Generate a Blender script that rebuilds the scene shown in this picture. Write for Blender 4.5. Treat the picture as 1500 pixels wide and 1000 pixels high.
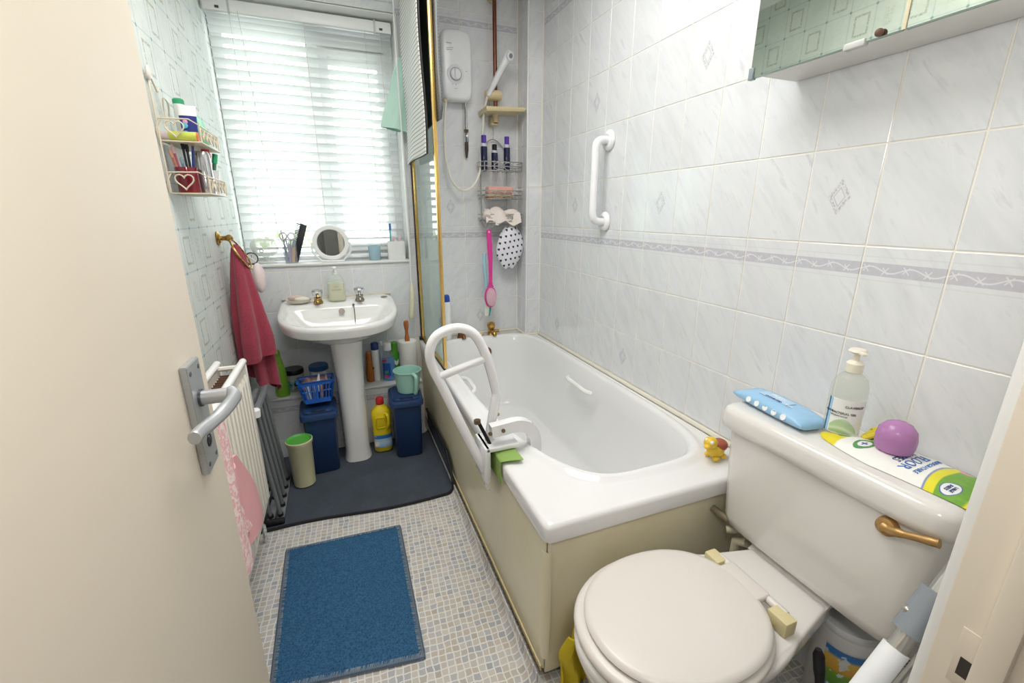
import bpy, bmesh, math, random
from math import sin, cos, pi, sqrt, radians, floor
from mathutils import Vector, Matrix, Euler, noise
for o in list(bpy.data.objects): bpy.data.objects.remove(o, do_unlink=True)
SC = bpy.context.scene
COL = SC.collection
random.seed(7)
def srgb(h):
    h = h.lstrip('#'); r = []
    for i in (0, 2, 4):
        c = int(h[i:i+2], 16)/255
        r.append(c/12.92 if c <= .04045 else ((c+.055)/1.055)**2.4)
    return (r[0], r[1], r[2], 1)
# ---------------------------------------------------------------- camera, sky, lamps, exposure
cam = bpy.data.cameras.new('camera'); camo = bpy.data.objects.new('camera', cam); COL.objects.link(camo)
yaw, pitch, roll = .370454, -.283837, -.000615
fwd = Vector((sin(yaw)*cos(pitch), cos(yaw)*cos(pitch), sin(pitch)))
rt = Vector((cos(yaw), -sin(yaw), 0)); up = rt.cross(fwd)
r2 = rt*cos(roll)+up*sin(roll); u2 = -rt*sin(roll)+up*cos(roll)
mw = Matrix((r2, u2, -fwd)).transposed().to_4x4(); mw.translation = Vector((-1.11023, -.49358, 1.23456))
camo.matrix_world = mw
cam.sensor_fit = 'HORIZONTAL'; cam.sensor_width = 36; cam.lens = 36*641.73/1500
cam.clip_start = .01
SC.camera = camo
W = bpy.data.worlds.new('sky'); SC.world = W; W.use_nodes = True
wn = W.node_tree.nodes; wl = W.node_tree.links
bg = wn['Background']
_tc = wn.new('ShaderNodeTexCoord'); _sx = wn.new('ShaderNodeSeparateXYZ'); wl.new(_tc.outputs['Generated'], _sx.inputs[0])
_mr = wn.new('ShaderNodeMapRange'); _mr.inputs[1].default_value = -.3; _mr.inputs[2].default_value = .9; wl.new(_sx.outputs[2], _mr.inputs[0])
_rp = wn.new('ShaderNodeValToRGB'); _rp.color_ramp.elements[0].color = (.86, .9, .93, 1); _rp.color_ramp.elements[1].color = (1, 1, 1, 1)
wl.new(_mr.outputs[0], _rp.inputs[0]); wl.new(_rp.outputs[0], bg.inputs[0]); bg.inputs[1].default_value = 4.5
def lamp(name, kind, loc, power, size=.1, rot=(0, 0, 0), col=(1, 1, 1)):
    l = bpy.data.lights.new(name, kind); l.energy = power; l.color = col
    if kind == 'AREA': l.shape = 'DISK'; l.size = size
    else: l.shadow_soft_size = size
    o = bpy.data.objects.new(name, l); COL.objects.link(o); o.location = loc; o.rotation_euler = rot; return o
lamp('ceiling_bounce', 'AREA', (-.85, .70, 2.34), 14, 1.0, col=(1, .98, .95))  # added area light standing for flash bounced off the ceiling
lamp('camera_flash', 'POINT', (-1.02, -.50, 1.50), 7.0, .08, col=(1, .985, .96))
SC.view_settings.view_transform = 'Standard'; SC.view_settings.look = 'None'
SC.view_settings.gamma = 1; SC.view_settings.use_curve_mapping = False; SC.view_settings.exposure = .55
# ---------------------------------------------------------------- node helpers
class X:
    """tiny expression wrapper that builds Math nodes"""
    def __init__(s, nt, so): s.nt = nt; s.so = so
    def _m(s, op, b=None, c=None, clamp=False):
        n = s.nt.nodes.new('ShaderNodeMath'); n.operation = op; n.use_clamp = clamp
        for i, v in enumerate((s, b, c)):
            if v is None: continue
            if isinstance(v, X): s.nt.links.new(v.so, n.inputs[i])
            else: n.inputs[i].default_value = v
        return X(s.nt, n.outputs[0])
    def __add__(s, o): return s._m('ADD', o)
    __radd__ = __add__
    def __sub__(s, o): return s._m('SUBTRACT', o)
    def __rsub__(s, o): return (s*-1)+o
    def __mul__(s, o): return s._m('MULTIPLY', o)
    __rmul__ = __mul__
    def __truediv__(s, o): return s._m('DIVIDE', o)
    def abs(s): return s._m('ABSOLUTE')
    def floor(s): return s._m('FLOOR')
    def frac(s): return s._m('FRACT')
    def sin(s): return s._m('SINE')
    def sqrt(s): return s._m('SQRT')
    def lt(s, o): return s._m('LESS_THAN', o)
    def gt(s, o): return s._m('GREATER_THAN', o)
    def mn(s, o): return s._m('MINIMUM', o)
    def mx(s, o): return s._m('MAXIMUM', o)
    def pow(s, o): return s._m('POWER', o)
    def below(s, edge, soft):      # 1 below edge falling to 0 over soft
        n = s.nt.nodes.new('ShaderNodeMapRange'); n.interpolation_type = 'SMOOTHSTEP'
        s.nt.links.new(s.so, n.inputs[0]); n.inputs[1].default_value = edge-soft; n.inputs[2].default_value = edge+soft
        n.inputs[3].default_value = 1; n.inputs[4].default_value = 0; return X(s.nt, n.outputs[0])
class MB:
    def __init__(s, name, rough=.5, metal=0., spec=.5, coat=0.):
        s.m = bpy.data.materials.new(name); s.m.use_nodes = True; s.nt = s.m.node_tree
        s.b = s.nt.nodes['Principled BSDF']; s.out = s.nt.nodes['Material Output']
        s.b.inputs['Roughness'].default_value = rough; s.b.inputs['Metallic'].default_value = metal
        s.b.inputs['Specular IOR Level'].default_value = spec; s.b.inputs['Coat Weight'].default_value = coat
    def n(s, t): return s.nt.nodes.new(t)
    def coords(s, kind='Object'):
        if kind == 'World': so = s.n('ShaderNodeNewGeometry').outputs['Position']
        else: so = s.n('ShaderNodeTexCoord').outputs[kind]
        return so
    def xyz(s, so):
        n = s.n('ShaderNodeSeparateXYZ'); s.nt.links.new(so, n.inputs[0]); return [X(s.nt, n.outputs[i]) for i in range(3)]
    def vec(s, *a):
        n = s.n('ShaderNodeCombineXYZ')
        for i, v in enumerate(a):
            if isinstance(v, X): s.nt.links.new(v.so, n.inputs[i])
            else: n.inputs[i].default_value = v
        return n.outputs[0]
    def noise(s, so, scale, detail=3, rough=.5, dist=0., w=None):
        n = s.n('ShaderNodeTexNoise'); n.inputs['Scale'].default_value = scale; n.inputs['Detail'].default_value = detail
        n.inputs['Roughness'].default_value = rough; n.inputs['Distortion'].default_value = dist
        if so is not None: s.nt.links.new(so, n.inputs['Vector'])
        return X(s.nt, n.outputs[0])
    def white(s, so):
        n = s.n('ShaderNodeTexWhiteNoise'); n.noise_dimensions = '3D'; s.nt.links.new(so, n.inputs[0]); return X(s.nt, n.outputs[0])
    def mix(s, f, a, b):
        n = s.n('ShaderNodeMix'); n.data_type = 'RGBA'
        if isinstance(f, X): s.nt.links.new(f.so, n.inputs[0])
        else: n.inputs[0].default_value = f
        for i, v in ((6, a), (7, b)):
            if isinstance(v, str): n.inputs[i].default_value = srgb(v)
            elif isinstance(v, tuple): n.inputs[i].default_value = v
            else: s.nt.links.new(v, n.inputs[i])
        return n.outputs[2]
    def ramp(s, f, stops):
        n = s.n('ShaderNodeValToRGB'); e = n.color_ramp.elements
        while len(e) < len(stops): e.new(.5)
        for i, (p, c) in enumerate(stops): e[i].position = p; e[i].color = srgb(c)
        s.nt.links.new(f.so, n.inputs[0]); return n.outputs[0]
    def color(s, c):
        if isinstance(c, str): s.b.inputs['Base Color'].default_value = srgb(c)
        else: s.nt.links.new(c, s.b.inputs['Base Color'])
        return s
    def bump(s, h, strength=.3, dist=.002):
        n = s.n('ShaderNodeBump'); n.inputs['Strength'].default_value = strength; n.inputs['Distance'].default_value = dist
        s.nt.links.new(h.so, n.inputs['Height']); s.nt.links.new(n.outputs[0], s.b.inputs['Normal']); return s
_mats = {}
def P(name, hexc, rough=.45, metal=0., var=.06, scale=14., bump=0., bscale=200., coat=0., sss=0., spec=.5):
    """plain surface with a little mottling, and optional fine relief"""
    if name in _mats: return _mats[name]
    m = MB(name, rough, metal, spec, coat)
    c = srgb(hexc); co = m.coords('Object')
    f = m.noise(co, scale, 3)
    dk = tuple(v*(1-var) for v in c[:3])+(1,); lt = tuple(min(1, v*(1+var)) for v in c[:3])+(1,)
    m.color(m.mix(f, dk, lt))
    if sss: m.b.inputs['Subsurface Weight'].default_value = sss; m.b.inputs['Subsurface Radius'].default_value = (.01, .01, .01)
    if bump: m.bump(m.noise(co, bscale, 2), bump, .002)
    _mats[name] = m.m; return m.m
def clearglass(name, tint, gloss=.10, rough=.03):
    """thin clear pane: see-through body with a Fresnel sheen"""
    m = MB(name); t = m.n('ShaderNodeBsdfTransparent'); t.inputs[0].default_value = srgb(tint)
    g = m.n('ShaderNodeBsdfGlossy'); g.inputs['Roughness'].default_value = rough
    lw = m.n('ShaderNodeFresnel'); lw.inputs[0].default_value = 1.45
    bf = X(m.nt, m.n('ShaderNodeNewGeometry').outputs['Backfacing']); k = X(m.nt, lw.outputs[0])*(1-bf)*.8
    mx = m.n('ShaderNodeMixShader'); m.nt.links.new(k.so, mx.inputs[0]); m.nt.links.new(t.outputs[0], mx.inputs[1]); m.nt.links.new(g.outputs[0], mx.inputs[2])
    m.nt.links.new(mx.outputs[0], m.out.inputs[0]); return m.m
def tinted(name, hexc, see=.45, rough=.1):
    """translucent plastic or liquid"""
    m = MB(name, rough); m.color(hexc); m.b.inputs['Base Color'].default_value = srgb(hexc)
    t = m.n('ShaderNodeBsdfTransparent'); t.inputs[0].default_value = srgb(hexc)
    mx = m.n('ShaderNodeMixShader'); mx.inputs[0].default_value = see
    m.nt.links.new(m.b.outputs[0], mx.inputs[1]); m.nt.links.new(t.outputs[0], mx.inputs[2]); m.nt.links.new(mx.outputs[0], m.out.inputs[0]); return m.m
# ---------------------------------------------------------------- mesh helpers (world coordinates unless said otherwise)
def box(x0, x1, y0, y1, z0, z1, bev=0., seg=2):
    bm = bmesh.new(); bmesh.ops.create_cube(bm, size=1)
    for v in bm.verts: v.co = Vector((x0+(v.co.x+.5)*(x1-x0), y0+(v.co.y+.5)*(y1-y0), z0+(v.co.z+.5)*(z1-z0)))
    if bev: bmesh.ops.bevel(bm, geom=bm.edges[:], offset=bev, segments=seg, profile=.5, affect='EDGES')
    return bm
def loft(rings, c0=True, c1=True, closed=True):
    bm = bmesh.new(); R = [[bm.verts.new(p) for p in r] for r in rings]; n = len(R[0])
    for a, b in zip(R, R[1:]):
        for i in range(n if closed else n-1):
            j = (i+1) % n; bm.faces.new((a[i], a[j], b[j], b[i]))
    if c0: bm.faces.new(R[0][::-1])
    if c1: bm.faces.new(R[-1])
    bmesh.ops.recalc_face_normals(bm, faces=bm.faces[:]); return bm
def lathe(prof, c=(0, 0, 0), n=28, sx=1., sy=1., c0=True, c1=True):
    """profile of (r, z) spun about the vertical through c"""
    return loft([[(c[0]+max(r, 1e-4)*sx*cos(2*pi*i/n), c[1]+max(r, 1e-4)*sy*sin(2*pi*i/n), c[2]+z) for i in range(n)] for r, z in prof], c0, c1)
def catmull(pts, k=6, closed=False):
    P_ = [Vector(p) for p in pts]; n = len(P_); out = []
    g = (lambda i: P_[i % n]) if closed else (lambda i: P_[min(max(i, 0), n-1)])
    for i in range(n if closed else n-1):
        a, b, c, d = g(i-1), g(i), g(i+1), g(i+2)
        for s in range(k):
            t = s/k; out.append(.5*((2*b)+(c-a)*t+(2*a-5*b+4*c-d)*t*t+(3*b-a-3*c+d)*t**3))
    if not closed: out.append(P_[-1])
    return out
def tube(pts, r, n=8, closed=False, cap=True, sq=1.):
    pts = [Vector(p) for p in pts]; m = len(pts); rings = []; prev = None
    for i, p in enumerate(pts):
        if closed: t = pts[(i+1) % m]-pts[i-1]
        else: t = pts[min(i+1, m-1)]-pts[max(i-1, 0)]
        t.normalize()
        if prev is None:
            a = Vector((0, 0, 1)) if abs(t.z) < .9 else Vector((1, 0, 0)); u = t.cross(a).normalized()
        else: u = (prev-t*prev.dot(t)).normalized()
        prev = u; w = t.cross(u); rr = r[i] if isinstance(r, (list, tuple)) else r
        rings.append([p+(u*cos(2*pi*k/n)+w*sin(2*pi*k/n)*sq)*rr for k in range(n)])
    if closed: return loft(rings+[rings[0]], False, False)
    return loft(rings, cap, cap)
def stube(pts, r, n=8, k=6, closed=False): return tube(catmull(pts, k, closed), r, n, closed)
def sheet(f, nu, nv, th=.004):
    bm = bmesh.new(); V = [[bm.verts.new(f(i/nu, j/nv)) for j in range(nv+1)] for i in range(nu+1)]
    for i in range(nu):
        for j in range(nv): bm.faces.new((V[i][j], V[i+1][j], V[i+1][j+1], V[i][j+1]))
    bmesh.ops.recalc_face_normals(bm, faces=bm.faces[:])
    if th: bmesh.ops.solidify(bm, geom=bm.faces[:], thickness=th)
    return bm
def ball(c, r, sx=1, sy=1, sz=1, u=20, v=12):
    bm = bmesh.new(); bmesh.ops.create_uvsphere(bm, u_segments=u, v_segments=v, radius=r)
    for q in bm.verts: q.co = Vector((c[0]+q.co.x*sx, c[1]+q.co.y*sy, c[2]+q.co.z*sz))
    return bm
def join(*bms):
    out = bmesh.new()
    for b in bms:
        me = bpy.data.meshes.new('t'); b.to_mesh(me); out.from_mesh(me); bpy.data.meshes.remove(me); b.free()
    return out
def xf(bm, M): bmesh.ops.transform(bm, matrix=M, verts=bm.verts[:]); return bm
def T(x, y, z): return Matrix.Translation((x, y, z))
def R(a, ax): return Matrix.Rotation(radians(a), 4, ax)
def about(p, M): return T(*p) @ M @ T(-p[0], -p[1], -p[2])
def prism(poly, M, d):
    """extrude a 2-D outline by d along local z, then place with M"""
    bm = bmesh.new(); a = [bm.verts.new((x, y, 0)) for x, y in poly]; b = [bm.verts.new((x, y, d)) for x, y in poly]; n = len(poly)
    bm.faces.new(a[::-1]); bm.faces.new(b)
    for i in range(n): bm.faces.new((a[i], a[(i+1) % n], b[(i+1) % n], b[i]))
    bmesh.ops.recalc_face_normals(bm, faces=bm.faces[:]); return xf(bm, M)
def frame(o, xa, ya):
    xa = Vector(xa).normalized(); ya = Vector(ya); za = xa.cross(ya).normalized(); ya = za.cross(xa)
    M = Matrix((xa, ya, za)).transposed().to_4x4(); M.translation = Vector(o); return M
def text(s, size, M, bend=None, d=.0004):
    """flat lettering; bend(v) may wrap it round a bottle"""
    cu = bpy.data.curves.new('t', 'FONT'); cu.body = s; cu.size = size; cu.align_x = 'CENTER'; cu.align_y = 'CENTER'; cu.resolution_u = 2; cu.extrude = d
    ob = bpy.data.objects.new('t', cu); me = bpy.data.meshes.new_from_object(ob); bm = bmesh.new(); bm.from_mesh(me)
    bpy.data.objects.remove(ob); bpy.data.curves.remove(cu); bpy.data.meshes.remove(me)
    if bend:
        for v in bm.verts: v.co = bend(v.co)
    else: xf(bm, M)
    return bm
_names = {}
def obj(name, bm, mat, parent=None, angle=38, kind=None, label=None, data=None):
    if data is None:
        me = bpy.data.meshes.new(name); bm.to_mesh(me); bm.free()
        for p in me.polygons: p.use_smooth = True
        me.set_sharp_from_angle(angle=radians(angle))
        if mat: me.materials.append(mat)
    else: me = data
    o = bpy.data.objects.new(name, me); COL.objects.link(o)
    if parent is not None:
        o.parent = parent
        if data is None: me.transform(wmat(parent).inverted())
    if kind: o['kind'] = kind
    if label: o['label'] = label
    return o
def wmat(o):
    M = o.matrix_basis
    return wmat(o.parent) @ M if o.parent else M.copy()
def tag(o, label, cat, group=None):
    o['label'] = label; o['category'] = cat
    if group: o['group'] = group
    return o
def thing(name, label, cat, loc, group=None):
    o = bpy.data.objects.new(name, None); COL.objects.link(o); o.location = loc; o.empty_display_size = .05
    return tag(o, label, cat, group)
def solo(name, bm, mat, label, cat, group=None, angle=38):
    """a thing that is one mesh: origin put at its base"""
    xs = [v.co for v in bm.verts]; lo = Vector((min(v.x for v in xs), min(v.y for v in xs), min(v.z for v in xs))); hi = Vector((max(v.x for v in xs), max(v.y for v in xs), 0))
    c = Vector(((lo.x+hi.x)/2, (lo.y+hi.y)/2, lo.z)); xf(bm, T(*(-c)))
    o = obj(name, bm, mat, angle=angle); o.location = c; return tag(o, label, cat, group)
def struct(name, bm, mat, parent=None, angle=38):
    o = obj(name, bm, mat, parent, angle)
    if parent is None: o['kind'] = 'structure'
    return o
# ---------------------------------------------------------------- surfaces of the room
XL, YB, YF, ZC = -1.575, 2.05, -.30, 2.36
def tile_mat(name, deco):
    m = MB(name, .12, 0, .5); pos = m.coords('World'); x, y, z = m.xyz(pos)
    rnd = X(m.nt, m.n('ShaderNodeObjectInfo').outputs['Random'])
    v = m.vec((x+y)*1.3+z*-1.0+rnd*9, (x-y)*.25+z*.25+rnd*4, (x+y+z)*.25+rnd*7)
    a = m.noise(v, 16, 5, .6, .3); b = m.noise(v, 40, 3, .5, .3)
    base = m.ramp(a, [(.3, '#dcdee2'), (.5, '#e3e5e8'), (.64, '#e6e8ea'), (.74, '#d3d5da')])
    vein = b.below(.36, .06)*.25
    col = m.mix(vein, base, '#c8cad0')
    if deco:
        u, w, _ = m.xyz(m.coords('UV'))
        if deco == 'border':
            band = (w-.77).abs().below(.068, .004)
            g = m.noise(m.coords('World'), 90, 2)
            col = m.mix(band*.85, col, m.mix(g, '#b9b8c2', '#cbcad2'))
            wave = (w-(.77+.03*(u*(2*pi*2)).sin())).abs().below(.007, .005)
            fu = (u*4+.25).frac()-.5; fw = (w-(.77+.012*(u*(2*pi*2)+1.2).sin()))*4.2
            cross = ((fu.abs()-fw.abs()).abs().below(.035, .03))*((fu.abs()+fw.abs()).below(.3, .03))
            col = m.mix((wave.mx(cross))*band*.75, col, '#eeeef0')
            line = ((w-.655).abs().mn((w-.90).abs())).below(.006, .005)
            col = m.mix(line*.4, col, '#cfd0d4')
        else:
            d = ((u-.5).abs()/.17)+((w-.5).abs()/.20)
            g = m.noise(m.coords('UV'), 38, 2, .6)
            ring = (d-.82).abs().below(.16, .05)*((g-.40)._m('MULTIPLY', 4, clamp=True))
            ring = ring.mx((d-.5).abs().below(.05, .03)*.7)
            halo = d.below(1.15, .12)*.25
            col = m.mix(halo, col, '#dcdbe0'); col = m.mix(ring*.8, col, '#a9a9b1')
    m.color(col); m.bump(a, .04, .003); return m.m
TILE = {k: tile_mat('wall_tile_'+(k or 'plain'), k) for k in ('', 'border', 'diamond')}
_g = MB('tile_grout', .85); _gn = _g.noise(_g.coords('World'), 18, 3); _g.color(_g.ramp(_gn, [(.35, '#f3ecdd'), (.65, '#f8f5ee')])); GROUT = _g.m
_tm = {}
def tile_mesh(w, h, deco):
    k = (round(w, 4), round(h, 4), deco)
    if k in _tm: return _tm[k]
    bm = bmesh.new(); a = .0010; d = .0016
    def ring(i, z): return [bm.verts.new(p) for p in ((i, i, z), (w-i, i, z), (w-i, h-i, z), (i, h-i, z))]
    r0, r1, r2_ = ring(0, 0), ring(0, d*.6), ring(a, d)
    for p, q in ((r0, r1), (r1, r2_)):
        for i in range(4): bm.faces.new((p[i], p[(i+1) % 4], q[(i+1) % 4], q[i]))
    bm.faces.new(r2_); bmesh.ops.recalc_face_normals(bm, faces=bm.faces[:])
    uv = bm.loops.layers.uv.new('UVMap')
    for f in bm.faces:
        for l in f.loops: l[uv].uv = (l.vert.co.x/w, l.vert.co.y/h)
    me = bpy.data.meshes.new('tile'); bm.to_mesh(me); bm.free(); me.materials.append(TILE[deco]); _tm[k] = me; return me
GAP = .0034
def lay(parent, o, ua, cols, rows, deco=lambda i, j: ''):
    """tiles on a wall: o = wall origin, ua = direction of columns, cols/rows = joint positions"""
    n = Vector(ua).cross(Vector((0, 0, 1)))
    for i, (u0, u1) in enumerate(zip(cols, cols[1:])):
        for j, (z0, z1) in enumerate(zip(rows, rows[1:])):
            d = deco(i, j)
            if d is None: continue
            M = frame(Vector(o)+Vector(ua)*(u0+GAP/2)+Vector((0, 0, z0+GAP/2)), ua, (0, 0, 1))
            ob = bpy.data.objects.new('tile', tile_mesh(u1-u0-GAP, z1-z0-GAP, d)); COL.objects.link(ob)
            ob.parent = parent; ob.matrix_basis = wmat(parent).inverted() @ M
PT = .213; Z5 = 1.165
ROWS = [.528]+[Z5+PT*k for k in range(-2, 6)]+[ZC]
# right wall (columns run towards the door so the tile faces look into the room)
wr = struct('wall_right', box(0, .12, YF-.1, YB+.25, -.02, ZC+.05), GROUT)
RC = [.158*k for k in range(12, -3, -1)]; RC = [1.896]+RC[1:-1]+[-.298]
def rd(i, j):
    k = 11-i
    if j in (2, 7): return 'border'
    if (j == 5 and k in (4, 8, 0)) or (j == 3 and k in (1, 5, 9)) or (j == 0 and k in (6, 10, 2)): return 'diamond'
    return ''
ROWSR = [.534]+[Z5+PT*k for k in range(-2, 6)]+[ZC]
lay(wr, (0, 0, 0), (0, -1, 0), [-c for c in RC], ROWSR, lambda i, j: rd(i, j))
lay(wr, (0, 0, 0), (0, -1, 0), [-.29, -.158, 0, .158, .298], [.002, .1, .313, .534])
# window wall, in pieces around the opening
WX0, WX1, WZ0, WZ1 = XL, -.738, .975, 2.172
wb = struct('wall_back', join(box(WX1, .1, YB, YB+.26, -.02, ZC+.05), box(XL-.12, WX1, YB, YB+.26, -.02, WZ0), box(XL-.12, WX1, YB, YB+.26, WZ1, ZC+.05)), GROUT)
BC = [-.738, -.576, -.414, -.252, -.092]
lay(wb, (0, YB, 0), (1, 0, 0), BC, ROWS, lambda i, j: 'border' if j in (2, 7) else ('diamond' if (j == 0 and i == 2) or (j == 3 and i == 1) else ''))
BC2 = [-1.573, -1.524, -1.367, -1.21, -1.053, -.896, -.738]
lay(wb, (0, YB, 0), (1, 0, 0), BC2, [.34, .526, .739, .948, .973])
lay(wb, (0, YB, 0), (1, 0, 0), BC2, [2.175, 2.23, ZC], lambda i, j: 'border' if j == 0 else '')
# boxed-in pipe ledge under the basin
lg = struct('trim_1', box(XL, -.745, 1.852, YB, 0, .322), GROUT)
lay(lg, (0, 1.852, 0), (1, 0, 0), [-1.573, -1.524, -1.367, -1.21, -1.053, -.896, -.748], [.002, .1, .322], lambda i, j: 'border' if j else '')
struct('ledge_top', box(XL+.001, -.746, 1.843, YB-.006, .322, .334, .003), P('ledge_white', '#dedfe0', .3), lg)
# pilaster in the corner of the bath
pl = struct('wall_pilaster', box(-.086, 0, 1.905, YB, .523, ZC), GROUT)
lay(pl, (0, 1.905, 0), (1, 0, 0), [-.083, -.003], ROWS)
lay(pl, (-.086, 0, 0), (0, -1, 0), [-2.046, -1.975, -1.908], ROWS)
struct('corner_trim', box(-.0945, -.084, 1.8965, 1.907, .524, ZC, .002), P('trim_white', '#f2f2f2', .25), pl)
# left wall: printed paper
m = MB('wallpaper_mint_print', .6); x, y, z = m.xyz(m.coords('World'))
u = (y-1.215)/.1165; w = (z-1.187)/.139
iu, iw = u.floor(), w.floor(); fu, fw = u.frac(), w.frac()
nz = m.noise(m.coords('World'), 60, 3); n2 = m.noise(m.coords('World'), 9, 3)
line = (fu.mn(1-fu)*.1165).mn(fw.mn(1-fw)*.139).below(.0016, .0012)
dots = ((fu.mn(1-fu)*.1165).pow(2)+(fw.mn(1-fw)*.139).pow(2)).sqrt().below(.0055, .001)
chk = ((iu+iw)*.5).frac().gt(.25)
dx = ((fu-.5).abs()-.26).abs(); dz = ((fw-.5).abs()-.30).abs()
inx = (fw-.5).abs().lt(.32); inz = (fu-.5).abs().lt(.28)
sq = (dx.below(.035, .02)*inx).mx(dz.below(.03, .015)*inz)
scr = m.noise(m.coords('World'), 150, 2, .7, 2.0)
dash = (scr-.44)._m('MULTIPLY', 10, clamp=True)
mot = ((fu-.5).abs().below(.16, .03))*((fw-.5).abs().below(.26, .03))*((m.noise(m.coords('World'), 85, 2, .6, 3.0)-.53)._m('MULTIPLY', 10, clamp=True))
rare = m.white(m.vec(iu, iw, 3.0)).gt(.35)
pat = (sq*dash*chk).mx(mot*(1-chk)*(1-rare)*.8)
c = m.ramp(n2, [(.3, '#d2d7d2'), (.7, '#dee2de')])
c = m.mix(nz.below(.42, .06)*.35, c, '#c9d1cb')
c = m.mix(line*.6, c, '#93b2b8'); c = m.mix(dots*.85, c, '#6f8f8e'); c = m.mix(pat*.7, c, '#74774f')
m.color(c); PAPER = m.m
wl_ = struct('wall_left', box(XL-.12, XL, YF-.1, YB+.26, -.02, ZC+.05), PAPER)
# front wall with the doorway, jamb and architrave
DX0, DX1, DZ = -1.335, -.482, 2.02
cream = P('gloss_cream_paint', '#e4d9c8', .55, var=.03, scale=5, spec=.3)
white = P('gloss_white_paint', '#ececea', .3, var=.02)
wf = struct('wall_front', join(box(XL-.12, DX0-.03, YF-.1, YF, -.02, ZC+.05), box(DX1+.03, .1, YF-.1, YF, -.02, ZC+.05), box(DX0-.03, DX1+.03, YF-.1, YF, DZ+.03, ZC+.05)), P('wall_paint', '#dedcd6', .7))
struct('door_jamb', join(box(DX1, DX1+.03, YF-.115, YF+.004, 0, DZ, .002), box(DX0-.03, DX0, YF-.115, YF+.004, 0, DZ, .002), box(DX0-.03, DX1+.03, YF-.115, YF+.004, DZ, DZ+.03)), cream, wf)
struct('door_stop', join(box(DX1-.012, DX1, YF-.06, YF-.034, 0, DZ, .003)), cream, wf)
struct('architrave', join(box(DX1+.004, DX1+.05, YF, YF+.016, 0, DZ+.05, .005), box(DX0-.05, DX0-.004, YF, YF+.016, 0, DZ+.05, .005), box(DX0-.05, DX1+.05, YF, YF+.016, DZ+.004, DZ+.05, .005)), white, wf)
sp = struct('strike_plate', box(DX1-.0015, DX1, YF-.040, YF-.016, .70, .778, .0005), P('painted_steel', '#d8cdbd', .45), wf)
struct('latch_hole', box(DX1-.0018, DX1-.0012, YF-.034, YF-.022, .715, .74), P('hole_dark', '#37302a', .8), sp)
# hall outside the door
struct('hall_walls', join(box(-2.4, 1.0, -1.75, -1.65, 0, ZC), box(-2.5, -2.4, -1.75, YF-.1, 0, ZC), box(1.0, 1.1, -1.75, YF-.1, 0, ZC), box(XL-.9, XL-.12, YF-.1, YF, 0, ZC), box(.1, 1.1, YF-.1, YF, 0, ZC)), P('hall_unlit_tone', '#8f8a82', .8), wf)  # walls coloured dark to stand for a hall without light
# ceiling, floor
struct('ceiling', box(-2.5, 1.1, -1.75, YB+.26, ZC, ZC+.08), P('ceiling_white', '#f3f3f1', .9))
m = MB('mosaic_vinyl', .32); x, y, z = m.xyz(m.coords('World'))
wob = m.noise(m.coords('World'), 28, 2); wob2 = m.noise(m.vec(y*1.0, x*1.0, 3.0), 28, 2)
u = (x*.9985+y*-.055)/.0205+(wob-.5)*.55; w = (y*.9985+x*.055)/.0205+(wob2-.5)*.55
iw = w.floor(); iu = u.floor(); fu, fw = u.frac(), w.frac()
rid = m.white(m.vec(iu, iw, 1.0)); rid2 = m.white(m.vec(iu, iw, 5.0))
c = m.ramp(rid, [(0, '#9fa1a8'), (.22, '#b5b5ba'), (.42, '#cbc7c2'), (.62, '#bfb4a5'), (.8, '#d5d0c9'), (1, '#afa79d')])
edge = fu.mn(1-fu).mn(fw.mn(1-fw))
c = m.mix(m.noise(m.coords('World'), 160, 3)*.3, c, '#d8d4ce')
c = m.mix(edge.below(.085, .04)*.9, c, '#ecebe8')
m.color(c); m.bump(edge.below(.09, .05), .08, .001); VINYL = m.m
fl = struct('floor', box(-2.5, 1.1, -1.75, YB+.26, -.06, 0), VINYL)
# vinyl coved up the bath panel
def cove(u, v):
    a = v*1.2; return (-.752+.022*min(1, v*1.6)*1.0+.0*a, .30+u*1.7, .001+.046*v**1.6)
struct('trim_2', sheet(cove, 20, 5, .003), VINYL)
# ---------------------------------------------------------------- window, blind, outside
upvc = P('white_upvc', '#f1f2f2', .3, var=.02)
WY = 2.225
wn_ = struct('window_1', join(box(XL+.002, XL+.055, WY, WY+.06, WZ0, WZ1, .004), box(WX1-.055, WX1-.002, WY, WY+.06, WZ0, WZ1, .004), box(XL+.05, WX1-.05, WY, WY+.06, WZ1-.055, WZ1-.002, .004), box(XL+.05, WX1-.05, WY, WY+.06, WZ0+.002, WZ0+.06, .004), box(-1.165, -1.105, WY, WY+.06, WZ0+.05, WZ1-.05, .004)), upvc)
struct('transom', box(-1.107, WX1-.05, WY, WY+.06, 2.02, 2.05, .004), upvc, wn_)
def sash(x0, x1, z0, z1, w=.045):
    return join(box(x0, x0+w, WY-.02, WY+.03, z0, z1, .004), box(x1-w, x1, WY-.02, WY+.03, z0, z1, .004), box(x0+w, x1-w, WY-.02, WY+.03, z1-w, z1, .004), box(x0+w, x1-w, WY-.02, WY+.03, z0, z0+w, .004))
struct('sash', sash(-1.11, WX1-.045, 1.03, 2.025), upvc, wn_)
struct('sash', sash(-1.11, WX1-.045, 2.045, 2.135, .02), upvc, wn_)
pane = clearglass('window_glass', '#f7fbfa', .1, .0)
for x0, x1, z0, z1 in ((XL+.055, -1.165, WZ0+.06, WZ1-.055), (-1.065, WX1-.09, 1.075, 1.98), (-1.09, WX1-.065, 2.065, 2.115)):
    struct('pane', box(x0, x1, WY+.022, WY+.026, z0, z1), pane, wn_)
struct('sill_board', box(XL+.001, WX1-.004, 2.036, WY, WZ0, WZ0+.012, .003), P('sill_white', '#f0f0ef', .25, var=.02), wn_)
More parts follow.
